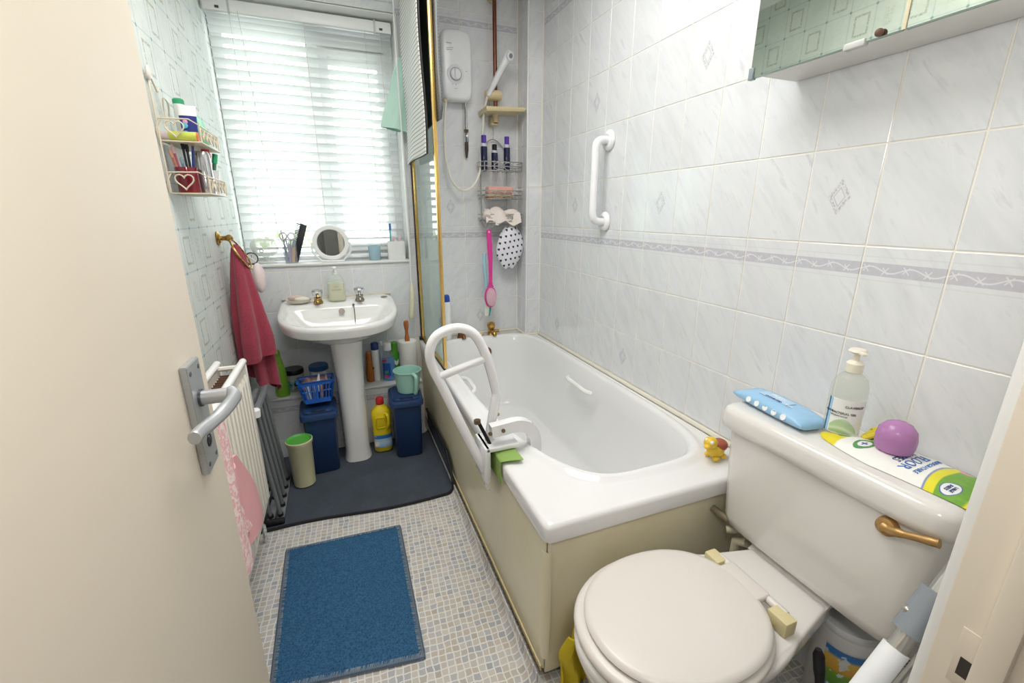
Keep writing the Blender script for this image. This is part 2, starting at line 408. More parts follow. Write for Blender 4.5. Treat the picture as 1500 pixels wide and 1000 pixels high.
struct('reveal_trim', join(box(WX1-.004, WX1+.006, 2.04, WY, WZ0, WZ1, .002), box(XL+.001, WX1, 2.05, WY, WZ1-.004, WZ1+.003)), white, wn_)
bl = thing('venetian_blind', 'white venetian blind hung in the window recess with open slats', 'blind', (-1.157, 2.15, 2.11))
slatm = P('blind_slat_white', '#f6f7f7', .35, var=.02)
_sm = MB('blind_slat_translucent', .35); _sm.color('#eceeee'); _tl = _sm.n('ShaderNodeBsdfTranslucent'); _tl.inputs[0].default_value = srgb('#f4f6f6'); _mx = _sm.n('ShaderNodeMixShader'); _mx.inputs[0].default_value = .05
_sm.nt.links.new(_sm.b.outputs[0], _mx.inputs[1]); _sm.nt.links.new(_tl.outputs[0], _mx.inputs[2]); _sm.nt.links.new(_mx.outputs[0], _sm.out.inputs[0])
BX0, BX1, BY = XL+.012, WX1-.012, 2.15
obj('headrail', box(BX0, BX1, BY-.026, BY+.026, 2.108, 2.158, .003), slatm, bl)
def slat_bm():
    th = radians(17); r = []
    for i in range(5):
        s = (i/4-.5)*.05; cv = .003*(1-(2*i/4-1)**2); r.append((s*cos(th)+cv*sin(th), -s*sin(th)+cv*cos(th)))
    up_ = [(a, b) for a, b in r]; dn = [(a-.0004, b-.0011) for a, b in r[::-1]]
    ring = up_+dn
    return loft([[(x, BY+a, b) for a, b in ring] for x in (BX0+.004, BX1-.004)])
zs = [2.092, 2.070]+[2.043-.0427*k for k in range(24)]
s0 = obj('slat', xf(slat_bm(), T(0, 0, zs[0])), _sm.m, bl)
for z in zs[1:]:
    o = s0.copy(); COL.objects.link(o); o.location.z = z-zs[0]
obj('bottom_rail', box(BX0+.004, BX1-.004, BY-.025, BY+.025, 1.001, 1.018, .004), slatm, bl)
cordm = P('blind_cord', '#dcd9cf', .8)
for x in (BX0+.10, -1.157, BX1-.13):
    for dy in (-.027, .027): obj('ladder_cord', tube([(x, BY+dy, 2.108), (x, BY+dy, 1.01)], .0009, 5), cordm, bl)
obj('lift_cord', stube([(BX0+.135, BY-.03, 2.115), (BX0+.15, BY-.04, 1.8), (BX0+.165, BY-.042, 1.35), (BX0+.17, BY-.042, 1.06)], .0011, 5), cordm, bl)
obj('lift_cord', stube([(BX1-.06, BY-.03, 2.11), (BX1-.055, BY-.04, 1.7), (BX1-.045, BY-.045, 1.36), (BX1-.02, BY-.042, 1.30), (BX1-.012, BY-.036, 1.4)], .0011, 5), cordm, bl)
for x in (BX0+.055, BX1-.05): obj('bracket_slot', box(x-.008, x+.008, BY-.0275, BY-.0255, 2.118, 2.128), P('slot_dark', '#4b463c', .6), bl)
for x in (BX0+.10, BX1-.08): obj('clip', box(x-.004, x+.004, BY-.029, BY-.024, 2.10, 2.163), P('clip_clear', '#c9cac8', .2), bl)
# garden beyond
groundm = MB('ground_grey', .9); groundm.color(groundm.ramp(groundm.noise(groundm.coords('World'), 3, 4), [(.3, '#8d8f88'), (.7, '#a5a69d')]))  # unseen ground made grey to keep green bounce off slats and wall
struct('ground', box(-14, 14, YB+.3, 26, -2.66, -2.6), groundm.m)
leafm = MB('leaf_green', .6); leafm.color(leafm.ramp(leafm.noise(leafm.coords('World'), 5, 2), [(.3, '#6f8f2f'), (.7, '#a9c04a')]))
leafp = MB('leaf_hazed', .6); leafp.color(leafp.ramp(leafp.noise(leafp.coords('World'), 5, 2), [(.3, '#aab890'), (.7, '#ccd6b4')]))  # leaf colour paled to stand for haze and overexposure
def crown(c, r, sz, n, seed):
    rnd = random.Random(seed); bm = bmesh.new()
    for _ in range(n):
        d = Vector((rnd.gauss(0, 1), rnd.gauss(0, 1), rnd.gauss(0, 1))).normalized()*(rnd.random()**.4)
        p = Vector(c)+Vector((d.x*r[0], d.y*r[1], d.z*r[2])); q = Euler((rnd.random()*6, rnd.random()*6, rnd.random()*6)).to_matrix()
        vs = [bm.verts.new(p+q @ Vector(k)*sz) for k in ((-.5, 0, 0), (0, -.3, .05), (.6, 0, 0), (0, .3, .05))]
        bm.faces.new(vs)
    return bm
tr = thing('tree', 'leafy green tree outside the window behind the blind', 'tree', (-1.2, 9, -2.6))
obj('trunk', stube([(-1.2, 9, -2.6), (-1.19, 9, .5), (-1.2, 9.05, 3.4), (-.7, 9, 5.0)], .07, 8), P('bark', '#5a4a3a', .9, bump=.5, bscale=30), tr)
o = obj('foliage', crown((-.55, 9, 5.35), (1.2, 1.2, .95), .2, 1800, 3), leafm.m, tr); o['kind'] = 'stuff'
hd = thing('hedge', 'low green garden hedge outside seen between the lower slats', 'hedge', (-3, 10, -2.6))
o = obj('foliage', crown((-3.5, 10.2, -.6), (5.0, .8, 1.6), .3, 2400, 5), leafp.m, hd); o['kind'] = 'stuff'
for x in (-7, -5.5, -4, -2.5, -1): obj('stem', stube([(x, 10.2, -2.6), (x+.1, 10.2, -1.6), (x+.05, 10.2, -.4)], .04, 6), P('bark', '#5a4a3a'), hd)
# ---------------------------------------------------------------- bath
acry = P('bath_acrylic_white', '#eeeeee', .12, var=.012, coat=.4)
creamp = MB('bath_panel_cream', .38, coat=.2); _n = creamp.noise(creamp.coords('World'), 4, 4)
creamp.color(creamp.ramp(_n, [(.3, '#e8deba'), (.6, '#f0e8ca'), (.8, '#eadfb2')])); creamp = creamp.m
bt = thing('bath', 'long white acrylic bath along the tiled wall with cream side panels', 'bath', (-.36, 1.17, 0))
BXC, BYC, BA, BB, NB = -.3625, 1.167, .3575, .877, 240
def sup(cx, cy, a, b, n, z, n2=None):
    out = []
    for i in range(NB):
        t = 2*pi*(i+.5)/NB; t += .19*sin(4*t); c, s = cos(t), sin(t); e = n if (s < 0 or n2 is None) else n2
        if isinstance(e, tuple): w_ = (1+c/(abs(c)+abs(s)*.35+1e-6))/2; e = e[0]+(e[1]-e[0])*min(1, max(0, w_))
        r = (abs(c)**e+abs(s)**e)**(-1/e); out.append((cx+a*r*c, cy+b*r*s, z))
    return out
def opening(k, z, g=0.):       # k: 0 at the lip, 1 at the bottom
    cx = BXC+.004; a = (.302-g)*(1-k)+.20*k; y0 = (.405+g)*(1-k)+.72*k; y1 = (1.925-g)*(1-k)+1.83*k
    return sup(cx, (y0+y1)/2, a, (y1-y0)/2, (2.15*(1-k)+3.2*k, 5.6*(1-k)+3.4*k), z, 6*(1-k)+4*k)
rings = [sup(BXC, BYC, BA-.012, BB-.012, 60, .474), sup(BXC, BYC, BA-.001, BB-.001, 60, .470), sup(BXC, BYC, BA, BB, 60, .478), sup(BXC, BYC, BA, BB, 60, .506), sup(BXC, BYC, BA-.003, BB-.003, 50, .515), sup(BXC, BYC, BA-.012, BB-.012, 40, .5195),
         opening(0, .5175, -.034), opening(0, .5195, -.024), opening(0, .5285, -.012), opening(0, .5315, -.003), opening(0, .5275, .007), opening(.02, .516, .012)]
for s in (.12, .25, .4, .55, .7, .82, .9, .96, 1.0): rings.append(opening(.04+.96*(s**1.35)*.85 if s < 1 else .92, .516-.40*(s**.72) if s < 1 else .114, .014))
rings.append(opening(1.05, .110, .03)); rings.append(sup(BXC, 1.3, .08, .3, 3, .108))
obj('tub', loft(rings, False, True), acry, bt, angle=60)
def panel(u, v):
    y = .312+u*1.728; z = .046+v*.428; return (-.709-.006*sin(pi*v)*(.4+.6*sin(pi*u)), y, z)
obj('side_panel', sheet(panel, 24, 8, .004), creamp, bt)
obj('end_panel', box(-.703, -.006, .309, .317, .03, .472, .002), creamp, bt)
def strip(u, v):
    a = u*pi/2; z = .085+v*.345; rr = .017+.004*sin(pi*v); return (-.697-rr*sin(a)+0, .322-rr*cos(a)*1.0-.002, z)
obj('corner_strip', sheet(strip, 6, 10, .002), creamp, bt)
obj('corner_strip', box(-.7, -.692, .3085, .32, .432, .468, .003), acry, bt)
obj('batten', box(-.713, -.706, .32, 2.03, .026, .046, .003), P('aged_batten', '#e6d5a6', .5), bt)
gripm = P('bath_grip_white', '#f4f4f0', .2)
for s, x in ((-1, -.612), (1, -.117)):
    ya, yb_ = (1.08, 1.30) if s > 0 else (1.28, 1.47); xo = -s*.020
    obj('grip', tube(catmull([(x+s*.004, ya, .455), (x+xo*.9, ya+.03, .462), (x+xo, (ya+yb_)/2, .466), (x+xo*.9, yb_-.03, .466), (x+s*.004, yb_, .462)], 5), [.008]+[.0105]*19+[.008], 8), gripm, bt)
brass = MB('worn_gold', .22, 1.); brass.color(brass.ramp(brass.noise(brass.coords('World'), 60, 3), [(.3, '#8e6a34'), (.6, '#cfa65e'), (.8, '#e3c98e')])); brass = brass.m
copper = P('worn_copper', '#8a5a3c', .35, .85, var=.25, scale=40)
obj('overflow', xf(lathe([(.0, -.004), (.028, -.004), (.030, 0), (.024, .006), (0, .008)], (0, 0, 0), 20), T(-.345, 1.892, .44) @ R(82, 'X')), copper, bt)
obj('waste', lathe([(0, .108), (.03, .108), (.032, .112), (.02, .1135), (0, .1125)], (BXC, 1.72, 0), 20), brass, bt)
for x in (-.478, -.288):
    tp = thing('bath_tap', 'worn copper coloured left bath tap behind the white hand loop' if x < -.4 else 'gold right bath tap standing below the pink brush', 'tap', (x, 1.975, .521), 'taps on the bath end')
    bm_ = copper if x < -.4 else brass
    obj('base', lathe([(.0, 0), (.024, 0), (.025, .006), (.021, .012), (.019, .026), (.022, .034), (.018, .038), (0, .039)], (x, 1.975, .521), 20), bm_, tp)
    obj('spout', tube(catmull([(x, 1.975, .541), (x, 1.945, .548), (x, 1.918, .544), (x, 1.908, .530)], 4), [.013]*10+[.012]*3, 10), bm_, tp)
    obj('handle', lathe([(.010, .036), (.020, .041), (.024, .050), (.025, .062), (.022, .074), (.014, .080), (0, .082)], (x, 1.975, .521), 16), bm_, tp)
    if x > -.4: obj('nozzle', tube([(x+.015, 1.965, .546), (x+.045, 1.955, .546)], .009, 8), bm_, tp)
solo('soap_sliver', lathe([(0, 0), (.022, .001), (.026, .006), (.021, .012), (0, .014)], (-.362, 1.985, .5215), 18, 1.1, .7), P('soap_yellow', '#dcc795', .5, sss=.1), 'small worn yellow soap between the bath taps', 'soap')
bb = thing('cleaner_bottle', 'tall slim white bottle with blue cap on the bath corner behind the screen', 'bottle', (-.56, 1.972, .521))
obj('body', lathe([(.0, 0), (.024, .001), (.026, .006), (.026, .10), (.024, .15), (.026, .175), (.022, .225), (0, .226)], (-.56, 1.972, .521), 20), P('plastic_white', '#f3f3f4', .3), bb)
obj('cap', lathe([(0, .222), (.020, .222), (.021, .225), (.019, .258), (.012, .265), (0, .266)], (-.56, 1.972, .521), 18), P('cap_blue', '#1f4aa8', .35), bb)
# sealant along the wall
struct('trim_3', join(box(-.009, -.002, .29, 1.9, .517, .5335, .002), box(-.715, -.09, 2.038, 2.046, .519, .530, .002), box(-.096, -.086, 1.9, 2.044, .5185, .527, .002), box(-.09, -.01, 1.894, 1.903, .5185, .527, .002)), P('sealant_cream', '#f0ebdd', .6, var=.06, scale=30))
# ---------------------------------------------------------------- bath screen
gold = P('polished_gold', '#e2bd72', .25, .75, var=.08)
SXX = -.697
sc = thing('bath_screen', 'clear glass bath screen with a gold frame and black seal', 'shower screen', (SXX, 1.72, .521))
obj('post', box(SXX-.006, SXX+.010, 1.435, 1.455, .532, 2.34, .003), gold, sc)
obj('wall_channel', box(SXX-.008, SXX+.010, 2.004, 2.026, .532, 2.34, .003), gold, sc)
obj('bottom_rail', box(SXX-.006, SXX+.008, 1.45, 2.01, .530, .545, .003), gold, sc)
obj('glass', box(SXX-.002, SXX+.003, 1.45, 2.01, .543, 2.33), clearglass('screen_glass', '#eaf3f1', .12, .0), sc)
blk = P('rubber_black', '#17181b', .5)
obj('seal', join(box(SXX-.013, SXX-.007, 2.006, 2.03, .521, 2.34, .002), box(SXX-.007, SXX+.004, 1.44, 2.02, .521, .531, .002), box(SXX-.022, SXX+.006, 2.012, 2.032, .5205, .54, .003)), blk, sc)
# striped mat folded over the screen
m = MB('striped_mat_grey', .8); x, y, z = m.xyz(m.coords('Object'))
st = ((z*62+(y*5).sin()*.35).frac()-.5).abs().below(.13, .05); m.color(m.mix(st*.8, '#d6d5d0', '#7a7a79')); m.bump(st, .4, .002); stripe = m.m
mt = thing('hanging_mat', 'grey ribbed bath mat with black backing folded over the bath screen', 'bath mat', (SXX, 1.75, 1.47))
def outer(u, v):
    z = 1.475+v*.87; y = 1.475+u*(.47+.0*v); b = .010*sin(u*6+z*5)+.006*sin(z*9)
    return (-.742+b*.6+.020*max(0, v-.75)*4*0+.02*v, y+.02*sin(z*4)*(1-u), z)
obj('ribbed_face', sheet(outer, 14, 30, .004), stripe, mt)
def outer_b(u, v):
    p = outer(u, v); return (p[0]+.007, p[1], p[2])
obj('backing', sheet(outer_b, 14, 30, .006), blk, mt)
m = MB('mat_underside_grid', .7); x, y, z = m.xyz(m.coords('Object'))
g1 = ((y*120).frac()-.5).abs().below(.2, .08); g2 = ((z*90).frac()-.5).abs().below(.2, .08); m.color(m.mix(g1.mx(g2)*.7, '#5a5651', '#8d857b')); under = m.m
def inner(u, v):
    z = 1.60+v*.74; y = 1.375+u*.42; r = .0
    if v < .08: y = 1.375+.05*(1-v/.08)**2*(1-u)+u*.42
    return (-.672+.012*sin(z*6+u*3)*(1-v)-.012*v, y, z)
obj('inner_flap', sheet(inner, 12, 24, .006), under, mt)
obj('binding', tube([Vector(inner(0, v/24))+Vector((-.003, -.003, 0)) for v in range(25)], .0045, 6), P('binding_grey', '#777b80', .7), mt)
obj('fold', sheet(lambda u, v: (-.722+.042*(1-cos(pi*v))/2*1.0, 1.515+.42*u, 2.343+.010*sin(pi*v)), 10, 8, .006), stripe, mt)
# mint turban on its hook and the light pull
hk = solo('hook', join(stube([(-.712, 2.044, 1.955), (-.712, 2.015, 1.958), (-.712, 2.005, 1.975)], .004, 6), lathe([(0, 0), (.012, 0), (.012, .03), (0, .03)], (-.712, 2.04, 1.945), 10)), P('hook_brass', '#8f7c46', .4, .7), 'small brass hook on the tile edge right of the window', 'hook')
def mint(u, v):
    s = v; w = .016+.052*s**.6; a = u*2*pi; cx = -.725-.052*s+.0*s
    return (cx+w*cos(a)*(1+.16*sin(5*a+4*s)*s), 1.995+(.012+.020*s)*sin(a)*(1+.3*sin(4*a+2*s)), 1.968-.325*s-.02*s*cos(a)*.5)
solo('hair_towel', sheet(mint, 24, 18, .003), P('towelling_mint', '#bfe0d2', .95, bump=.5, bscale=250), 'mint green towelling turban hanging at the right of the window', 'towel')
pc = thing('light_pull', 'white pull cord with a long cream handle beside the basin', 'pull cord', (-.765, 1.985, .66))
obj('cord', stube([(-.752, 1.965, 2.36), (-.755, 1.96, 2.0), (-.752, 1.965, 1.6), (-.75, 1.97, 1.2), (-.752, 1.975, .86)], .004, 7), P('cord_white', '#e9e9e6', .7), pc)
obj('handle', tube(catmull([(-.752, 1.975, .87), (-.752, 1.975, .80), (-.758, 1.975, .73), (-.768, 1.975, .662)], 4), [.005, .008, .011, .012, .0125, .013, .0135, .014, .0145, .015, .015, .014, .008], 12), P('pull_cream', '#e6dfc4', .35), pc)
# ---------------------------------------------------------------- hand loop clamped on the bath side
gw = P('powder_coat_white', '#f4f4f6', .22, coat=.3)
gl = thing('bath_hand_loop', 'white tubular hand loop clamped over the bath side', 'grab rail', (-.72, .70, .43))
GP = [(-.738, .672, .43), (-.80, .690, .575), (-.862, .71, .735), (-.888, .715, .80), (-.896, .715, .850), (-.878, .715, .892), (-.842, .715, .912), (-.800, .712, .914), (-.765, .708, .895), (-.742, .705, .858), (-.722, .70, .80), (-.702, .698, .715), (-.700, .696, .695), (-.705, .694, .675), (-.726, .688, .575), (-.728, .686, .535)]
obj('loop', stube(GP, .0148, 12, 5), gw, gl)
obj('cross_bar', tube([(-.876, .713, .772), (-.728, .702, .818)], .0122, 10), gw, gl)
obj('clamp_plate', box(-.757, -.648, .632, .742, .5365, .551, .004), gw, gl)
obj('clamp_cheek', join(box(-.760, -.742, .632, .742, .43, .551, .004), box(-.752, -.742, .64, .68, .40, .45, .004)), gw, gl)
hp = catmull([(-.735, .655, .60), (-.69, .655, .604), (-.645, .655, .606), (-.610, .655, .590), (-.592, .655, .555), (-.590, .655, .51), (-.597, .655, .47)], 5)
sec = []
for i, p in enumerate(hp):
    t = (hp[min(i+1, len(hp)-1)]-hp[max(i-1, 0)]).normalized(); nx, nz = -t.z, t.x
    sec.append([(p.x+s*nx*.019, .637+q, p.z+s*nz*.019) for s, q in ((1, 0), (-1, 0), (-1, .03), (1, .03))])
obj('hook_bracket', loft(sec), gw, gl)
obj('clamp_screw', tube([(-.765, .68, .622), (-.728, .662, .535)], .0055, 8), P('dark_thread', '#2a2626', .5, .6), gl)
obj('screw_head', lathe([(0, 0), (.011, 0), (.011, .012), (0, .013)], (-.768, .682, .617), 8), P('rusty_bolt', '#7d6a55', .5, .8), gl)
for x, z in ((-.742, .600), (-.700, .602)): obj('bolt', tube([(x, .638, z), (x, .632, z)], .006, 8), P('rusty_bolt', '#7d6a55'), gl)
gm = P('cloth_green', '#8fae5e', .95, bump=.6, bscale=300, var=.12)
def cloth(u, v):
    y = .580+.17*v; s = u*.152
    if s < .07: x, z = -.7245-.002, .455+s
    elif s < .10: a = (s-.07)/.03*pi/2; x, z = -.7265+.014*(1-cos(a)), .525+.006*sin(a)
    else: x, z = -.7125+(s-.10), .5325+.0015*sin(s*60)
    return (x+.0, y+(.010 if v < .5 else -.0)*sin(s*30)*(1 if v < .5 else 0), z)
solo('cleaning_cloth', sheet(cloth, 26, 10, .0025), gm, 'folded green cloth padding under the white hand loop clamp', 'cloth')
# ---------------------------------------------------------------- basin
china = P('china_white', '#efefed', .1, var=.012, coat=.5)
ba = thing('basin', 'white china basin on a pedestal under the window', 'basin', (-1.135, 1.85, 0))
BCX = -1.137
def bz(y, z0=0.): return z0+.803-.052*(2.03-y)/.50
NB2 = 72
def bring(a, y0, y1, z, flat=True, n=2.6, dx=0.):
    """D-shaped ring: straight back at y1, rounded front at y0"""
    out = []
    for i in range(NB2):
        t = 2*pi*(i+.5)/NB2; c, s = cos(t), sin(t)
        e = n if s < 0 else 9; r = (abs(c)**e+abs(s)**e)**(-1/e); yc = y0+(y1-y0)*.62
        y = yc+(r*s*(yc-y0) if s < 0 else r*s*(y1-yc)); out.append((BCX+dx+a*r*c, y, z(y) if callable(z) else z))
    return out
A = .278; F = 1.525; K = 2.038
rg = [bring(.10, 1.66, 1.90, .640), bring(.14, 1.63, 1.98, .648), bring(.185, 1.60, K, .668), bring(.235, 1.565, K, .705), bring(.268, 1.538, K, lambda y: bz(y, -.055)), bring(A, F+.002, K, lambda y: bz(y, -.022)), bring(A, F, K, lambda y: bz(y, -.008)), bring(A-.006, F+.006, K-.003, bz), bring(A-.022, F+.020, K-.006, lambda y: bz(y, .001)),
      bring(A-.036, F+.036, 1.888, lambda y: bz(y, -.004)), bring(A-.046, F+.046, 1.88, lambda y: bz(y, -.018)), bring(.20, F+.07, 1.865, .725), bring(.16, F+.10, 1.85, .685), bring(.09, F+.15, 1.82, .668), bring(.03, F+.2, 1.79, .664)]
obj('bowl', loft(rg, True, True), china, ba, angle=55)
pd = []
for z, w, y0, y1 in ((0.0075, .068, 1.655, 1.846), (.02, .066, 1.657, 1.846), (.06, .062, 1.662, 1.846), (.35, .064, 1.660, 1.846), (.58, .073, 1.654, 1.90), (.645, .078, 1.65, 1.92), (.662, .08, 1.66, 1.92)):
    r = []
    for i in range(28):
        t = 2*pi*(i+.5)/28; c, s = cos(t), sin(t); e = 3.2 if s < 0 else 10; k = (abs(c)**e+abs(s)**e)**(-1/e); yc = (y0+y1)/2
        r.append((BCX+.015+w*k*c, yc+k*s*(y1-y0)/2, z))
    pd.append(r)
obj('pedestal', loft(pd), china, ba, angle=50)
obj('overflow_ring', xf(lathe([(0, 0), (.014, 0), (.015, .003), (.008, .004), (0, .002)], (0, 0, 0), 18), T(-1.127, 1.862, .757) @ R(75, 'X')), P('overflow_steel', '#a59a92', .4, .5), ba)
obj('plug_chain', stube([(-1.068, 1.872, .783), (-1.066, 1.866, .765), (-1.066, 1.858, .735), (-1.068, 1.845, .70)], .0025, 6), P('chain_dark', '#7f766a', .4, .7), ba)
obj('chain_fixing', ball((-1.068, 1.874, .785), .006), P('chain_dark', '#7f766a'), ba)
obj('back_seal', box(BCX-A+.004, BCX+A-.004, 2.03, 2.046, .800, .809, .003), P('sealant_aged', '#d9d3c0', .6, var=.2, scale=30), ba)
obj('stain', ball((-.905, 1.965, .8015), .018, 1, .55, .15), P('limescale_brown', '#7d7668', .6), ba)
chrome = P('chrome', '#d8dadd', .08, 1., var=.02)
for x, y in ((-1.235, 1.935), (-1.032, 1.935)):
    z = bz(y)+.001
    tp = thing('basin_tap', 'chrome topped tap with a gold body beside the soap dish' if x < -1.1 else 'chrome topped tap with a dull grey body right of the soap bottle', 'tap', (x, y, z), 'taps on the basin')
    obj('base', lathe([(0, 0), (.023, 0), (.024, .006), (.019, .012), (.017, .022), (.020, .030), (0, .031)], (x, y, z), 18), brass if x < -1.1 else P('dull_chrome', '#a09a90', .35, .9), tp)
    obj('spout', tube(catmull([(x, y, z+.018), (x, y-.03, z+.024), (x, y-.055, z+.018), (x, y-.06, z+.010)], 4), .011, 10), brass if x < -1.1 else P('dull_chrome', '#a09a90'), tp)
    obj('handle', lathe([(.014, .031), (.019, .034), (.024, .048), (.027, .060), (.025, .068), (.011, .072), (0, .0725)], (x, y, z), 10), chrome, tp, angle=20)
sd = thing('soap_dish', 'oval beige soap dish on the left of the basin', 'soap dish', (-1.325, 1.95, bz(1.95)))
obj('dish', lathe([(0, .003), (.035, .003), (.055, .012), (.062, .022), (.059, .022), (.05, .013), (.03, .007), (0, .007)], (-1.325, 1.95, bz(1.95)), 28, 1.0, .62), P('dish_beige', '#d9d2c4', .3, sss=.1), sd)
solo('soap_bar', ball((-1.31, 1.936, bz(1.95)+.024), .034, 1.05, .5, .38), P('soap_cream', '#eee8d8', .45, sss=.2), 'cream oval soap bar at the front of the beige dish', 'soap')
solo('soap_bar', ball((-1.338, 1.968, bz(1.95)+.027), .034, 1.1, .42, .42), P('soap_pinkish', '#ddc6bd', .45, sss=.2), 'pinkish worn soap bar at the back of the beige dish', 'soap')
hb = thing('soap_bottle', 'clear pump bottle of pale green hand soap on the basin', 'bottle', (-1.142, 1.955, bz(1.955)+.001))
c = (-1.142, 1.955, bz(1.955)+.001)
def rrect(hx, hy, z, n=4, N=32): return [(c[0]+hx*cos(t)*(abs(cos(t))**n+abs(sin(t))**n)**(-1/n), c[1]+hy*sin(t)*(abs(cos(t))**n+abs(sin(t))**n)**(-1/n), c[2]+z) for t in [2*pi*(i+.5)/N for i in range(N)]]
obj('body', loft([rrect(.040, .025, 0), rrect(.044, .028, .005), rrect(.043, .028, .06), rrect(.042, .027, .095), rrect(.037, .023, .116), rrect(.024, .016, .130), rrect(.011, .011, .136, 2), rrect(.010, .010, .145, 2)]), tinted('bottle_clear', '#f7faf7', .8, .05), hb)
obj('liquid', loft([rrect(.037, .022, .004), rrect(.040, .0245, .008), rrect(.039, .0245, .06), rrect(.0385, .024, .094)]), tinted('soap_pale_green', '#f7f4da', .35, .1), hb)
obj('pump', join(lathe([(0, .138), (.013, .138), (.013, .152), (.009, .155), (.0045, .157), (.0045, .168), (.012, .169), (.013, .175), (.006, .178), (0, .178)], c, 16), box(c[0]-.006, c[0]+.006, c[1]-.035, c[1], c[2]+.168, c[2]+.176, .003)), P('plastic_white', '#f3f3f4'), hb)
M = frame((c[0], c[1]-.0285, c[2]+.078), (1, 0, 0), (0, 0, 1))
ink = P('print_grey', '#8a8468', .6); inkr = P('print_dull_red', '#a8786a', .6)
obj('lettering', text('pure', .009, M), ink, hb); obj('lettering', text('HAND WASH', .008, T(0, 0, -.017) @ M), inkr, hb)
# ---------------------------------------------------------------- things on the sill
SZ = WZ0+.013
cl = thing('clock', 'small round black clock at the left end of the sill', 'clock', (-1.525, 2.066, SZ))
M = T(-1.525, 2.066, SZ+.031) @ R(20, 'Z') @ R(90, 'X')
obj('case', xf(lathe([(0, -.012), (.026, -.012), (.030, -.006), (.030, .012), (.027, .014), (.025, .010)], (0, 0, 0), 28, c1=False), M), P('clock_black', '#232426', .4), cl)
obj('face', xf(lathe([(0, .0085), (.0255, .0085), (.0255, .0102), (0, .0102)], (0, 0, 0), 28), M), P('clock_face', '#d4d6cf', .4), cl)
obj('hands', xf(join(box(-.0012, .0012, -.003, .018, .0104, .0112), box(-.012, .002, -.0012, .0012, .0104, .0112)), M), P('clock_black', '#232426'), cl)
obj('foot', box(-1.54, -1.51, 2.05, 2.08, SZ, SZ+.008, .003), P('clock_black', '#232426'), cl)
gd = thing('glass_dish', 'clear footed glass dish in a plastic bag on the left of the sill', 'dish', (-1.462, 2.105, SZ))
clr = tinted('clear_milky', '#f2f4f0', .55, .1)
obj('foot', lathe([(0, 0), (.045, 0), (.044, .004), (.012, .012), (.009, .03), (.02, .036), (0, .037)], (-1.462, 2.105, SZ), 24, 1, .55), clr, gd)
obj('bowl', lathe([(0, .036), (.03, .038), (.056, .055), (.068, .085), (.064, .105), (.04, .128), (0, .138)], (-1.462, 2.105, SZ), 24, 1, .5), clr, gd)
solo('ring_pull', xf(tube([(cos(t)*.008, sin(t)*.008, 0) for t in [i*pi/8 for i in range(16)]], .0018, 6, True), T(-1.475, 2.068, SZ+.066) @ R(80, 'X')), P('ring_grey', '#8f9088', .3, .8), 'little grey ring against the glass dish', 'ring')
cu = thing('tumbler', 'clear plastic tumbler of combs and scissors on the sill', 'tumbler', (-1.346, 2.09, SZ))
c = (-1.346, 2.09, SZ)
obj('cup', lathe([(0, .002), (.028, .002), (.034, .12), (.036, .12), (.030, 0), (0, 0)], c, 24), tinted('clear_plastic', '#f3f5f6', .85, .08), cu)
sz = thing('scissors', 'scissors with white round handles standing in the tumbler', 'scissors', (c[0]-.005, c[1]-.008, SZ+.004))
def ringat(x, z, r, w): return tube([(x+r*cos(t), c[1]-.012, z+r*sin(t)) for t in [i*pi/8 for i in range(16)]], w, 6, True)
obj('handle', ringat(c[0]-.022, SZ+.137, .0165, .0045), P('scissor_lilac', '#cfc9d6', .35), sz)
obj('handle', ringat(c[0]+.016, SZ+.135, .0165, .0045), P('scissor_lilac', '#cfc9d6'), sz)
obj('blade', join(tube([(c[0]-.014, c[1]-.012, SZ+.122), (c[0]+.003, c[1]-.008, SZ+.02)], [.004, .002], 6), tube([(c[0]+.011, c[1]-.012, SZ+.121), (c[0]-.004, c[1]-.008, SZ+.02)], [.004, .002], 6)), P('steel', '#b8babd', .2, 1), sz)
cm = thing('comb', 'wide black comb standing in the tumbler on the sill', 'comb', (c[0]+.01, c[1]+.008, SZ+.004))
Mc = frame((c[0]-.002, c[1]+.006, SZ+.01), (cos(.33), 0, -sin(.33)), (sin(.33), 0, cos(.33)))
obj('spine', xf(box(.002, .034, .0, .20, -.002, .002, .001), Mc), P('comb_black', '#1d2026', .35), cm)
o = obj('teeth', join(*[xf(box(-.014, .003, .02+k*.0085, .0255+k*.0085, -.0014, .0014), Mc) for k in range(21)]), P('comb_black', '#1d2026'), cm)
def stick(n, l, cat, x0, y0, x1, z1, r, mat, tip=None):
    p0 = Vector((c[0]+x0, c[1]+y0, SZ+.004)); p1 = Vector((c[0]+x1, c[1]+y0*1.1, SZ+z1))
    t = thing(n, l, cat, p0); obj('barrel', tube([p0, p0.lerp(p1, .7)], r, 8), mat, t); obj('tip', tube([p0.lerp(p1, .7), p1], [r, r*.5], 8), tip or mat, t)
stick('pencil', 'lilac pencil in the tumbler on the sill', 'pencil', -.004, -.018, .0, .10, .006, P('lilac', '#b69bd6', .4))
stick('pencil', 'grey blue pencil in the tumbler on the sill', 'pencil', -.018, -.006, -.022, .105, .006, P('bluegrey', '#9aa6c4', .4))
stick('tube', 'orange tube with grey blue cap in the tumbler on the sill', 'tube', .008, -.012, .024, .112, .009, P('apricot', '#e6b67a', .4), P('slate_blue', '#7f93b2', .4))
stick('mascara_wand', 'thin black wand leaning left in the tumbler', 'brush', -.012, .004, -.030, .165, .0035, P('comb_black', '#1d2026'))
mi = thing('mirror', 'round white framed standing mirror on the sill', 'mirror', (-1.14, 2.088, SZ))
M = T(-1.145, 2.085, SZ+.098) @ R(-4, 'Z') @ R(91, 'X')
